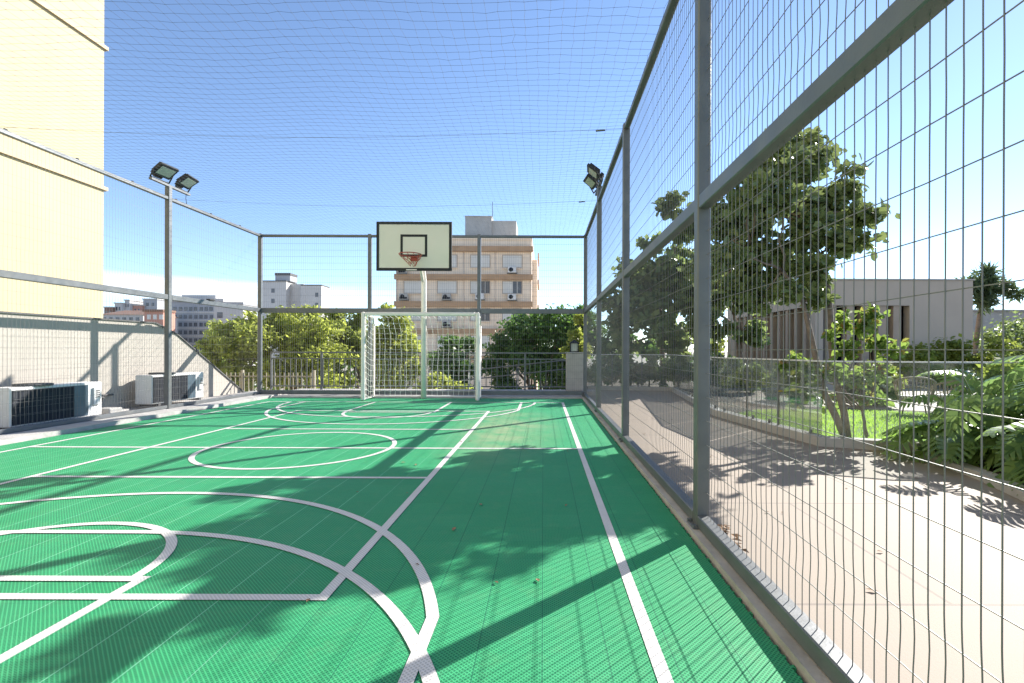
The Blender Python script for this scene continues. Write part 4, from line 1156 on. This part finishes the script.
# dry leaves caught at the foot of the near fence post
V, Q = [], []
for k in range(26):
    x = FX + .075 + abs(random.gauss(0, .03)); y = 2.98 - abs(random.gauss(0, .16)); a = random.uniform(0, 6.28); s_ = random.uniform(.015, .04)
    z = .034 + random.uniform(0, .02); c_, n_ = math.cos(a), math.sin(a); b = len(V)
    V += [(x - c_ * s_, y - n_ * s_, z), (x + n_ * s_ * .5, y - c_ * s_ * .5, z + .012), (x + c_ * s_, y + n_ * s_, z + .004), (x - n_ * s_ * .5, y + c_ * s_ * .5, z + .009)]
    Q.append((b, b + 1, b + 2, b + 3))
for k in range(46):
    x, y = (random.uniform(1.2, 4), random.uniform(2, 8)) if k % 3 else (random.uniform(-1.5, .8), random.uniform(2, 6))
    a = random.uniform(0, 6.28); s_ = random.uniform(.012, .03); z = .006; c_, n_ = math.cos(a), math.sin(a); b = len(V)
    V += [(x - c_ * s_, y - n_ * s_, z), (x + n_ * s_ * .5, y - c_ * s_ * .5, z + .006), (x + c_ * s_, y + n_ * s_, z + .004), (x - n_ * s_ * .5, y + c_ * s_ * .5, z + .005)]
    Q.append((b, b + 1, b + 2, b + 3))
tag(quads_mesh('leaf_litter', np.array(V), np.array(Q), M['rust_leaf'], None, (FX + .1, 2.9, .03)), 'dry brown leaves scattered on the paving and at the foot of the near fence post', 'leaves', None, 'stuff')

# ------------------------------------------------------------------ camera, sky, sun
cam = bpy.data.cameras.new('camera'); co_ = bpy.data.objects.new('camera', cam); COL.objects.link(co_)
co_.location = (0, 0, 1.1)
co_.rotation_mode = 'QUATERNION'
co_.rotation_quaternion = (Matrix.Rotation(R(90), 3, 'X') @ Matrix.Rotation(.0035, 3, 'Z')).to_quaternion()
cam.sensor_width = 36; cam.lens = 493.0 / 1024 * 36
cam.shift_x = -31.2 / 1024; cam.shift_y = 8.5 / 1024
cam.clip_start = .05; cam.clip_end = 9000
scene.camera = co_

SUN = Vector((1.24, 1.18, 1.0)).normalized()
sl = bpy.data.lights.new('sun', 'SUN'); sl.energy = 5.0; sl.angle = R(.53); sl.color = (1, .95, .87)
so = bpy.data.objects.new('sun', sl); COL.objects.link(so); so.location = (20, 20, 20)
so.rotation_mode = 'QUATERNION'; so.rotation_quaternion = (-SUN).to_track_quat('-Z', 'Y')

w = bpy.data.worlds.new('World'); scene.world = w; w.use_nodes = True
nt = w.node_tree; nt.nodes.clear()
out = nt.nodes.new('ShaderNodeOutputWorld'); bg = nt.nodes.new('ShaderNodeBackground'); sky = nt.nodes.new('ShaderNodeTexSky')
sky.sky_type = 'NISHITA'; sky.sun_disc = False
sky.sun_elevation = math.asin(SUN.z); sky.sun_rotation = math.atan2(SUN.x, SUN.y)
sky.altitude = 300; sky.air_density = .72; sky.dust_density = .03; sky.ozone_density = 1.8
bg.inputs[1].default_value = .125
# a low bank of thin white cloud
class WN(NT):
    def __init__(s): s.t = nt; s.out = out
wn_ = WN()
tc = nt.nodes.new('ShaderNodeTexCoord').outputs['Generated']
sp = wn_.n('SeparateXYZ'); wn_.set(sp.inputs[0], tc)
mp = wn_.n('Mapping'); mp.inputs['Scale'].default_value = (2.2, 2.2, 20); wn_.set(mp.inputs[0], tc)
cn = wn_.ramp(wn_.noise(2.0, 8, .6, mp.outputs[0]), .30, .52)
lowb = wn_.math('MULTIPLY', wn_.ramp(sp.outputs[2], .074, .086), wn_.ramp(sp.outputs[2], .120, .106))
left = wn_.ramp(sp.outputs[0], -.22, -.48)
cm = wn_.math('MULTIPLY', wn_.math('MULTIPLY', cn, lowb), wn_.math('MULTIPLY', left, .95))
cloud = wn_.mix(cm, sky.outputs[0], (5.2, 5.4, 5.7))
nt.links.new(cloud, bg.inputs[0]); nt.links.new(bg.outputs[0], out.inputs[0])

vs_ = scene.view_settings; vs_.view_transform = 'Standard'; vs_.look = 'None'; vs_.gamma = 1; vs_.use_curve_mapping = False
vs_.exposure = 1.22
scene.cycles.max_bounces = 8; scene.cycles.transparent_max_bounces = 24
scene.cycles.use_denoising = True
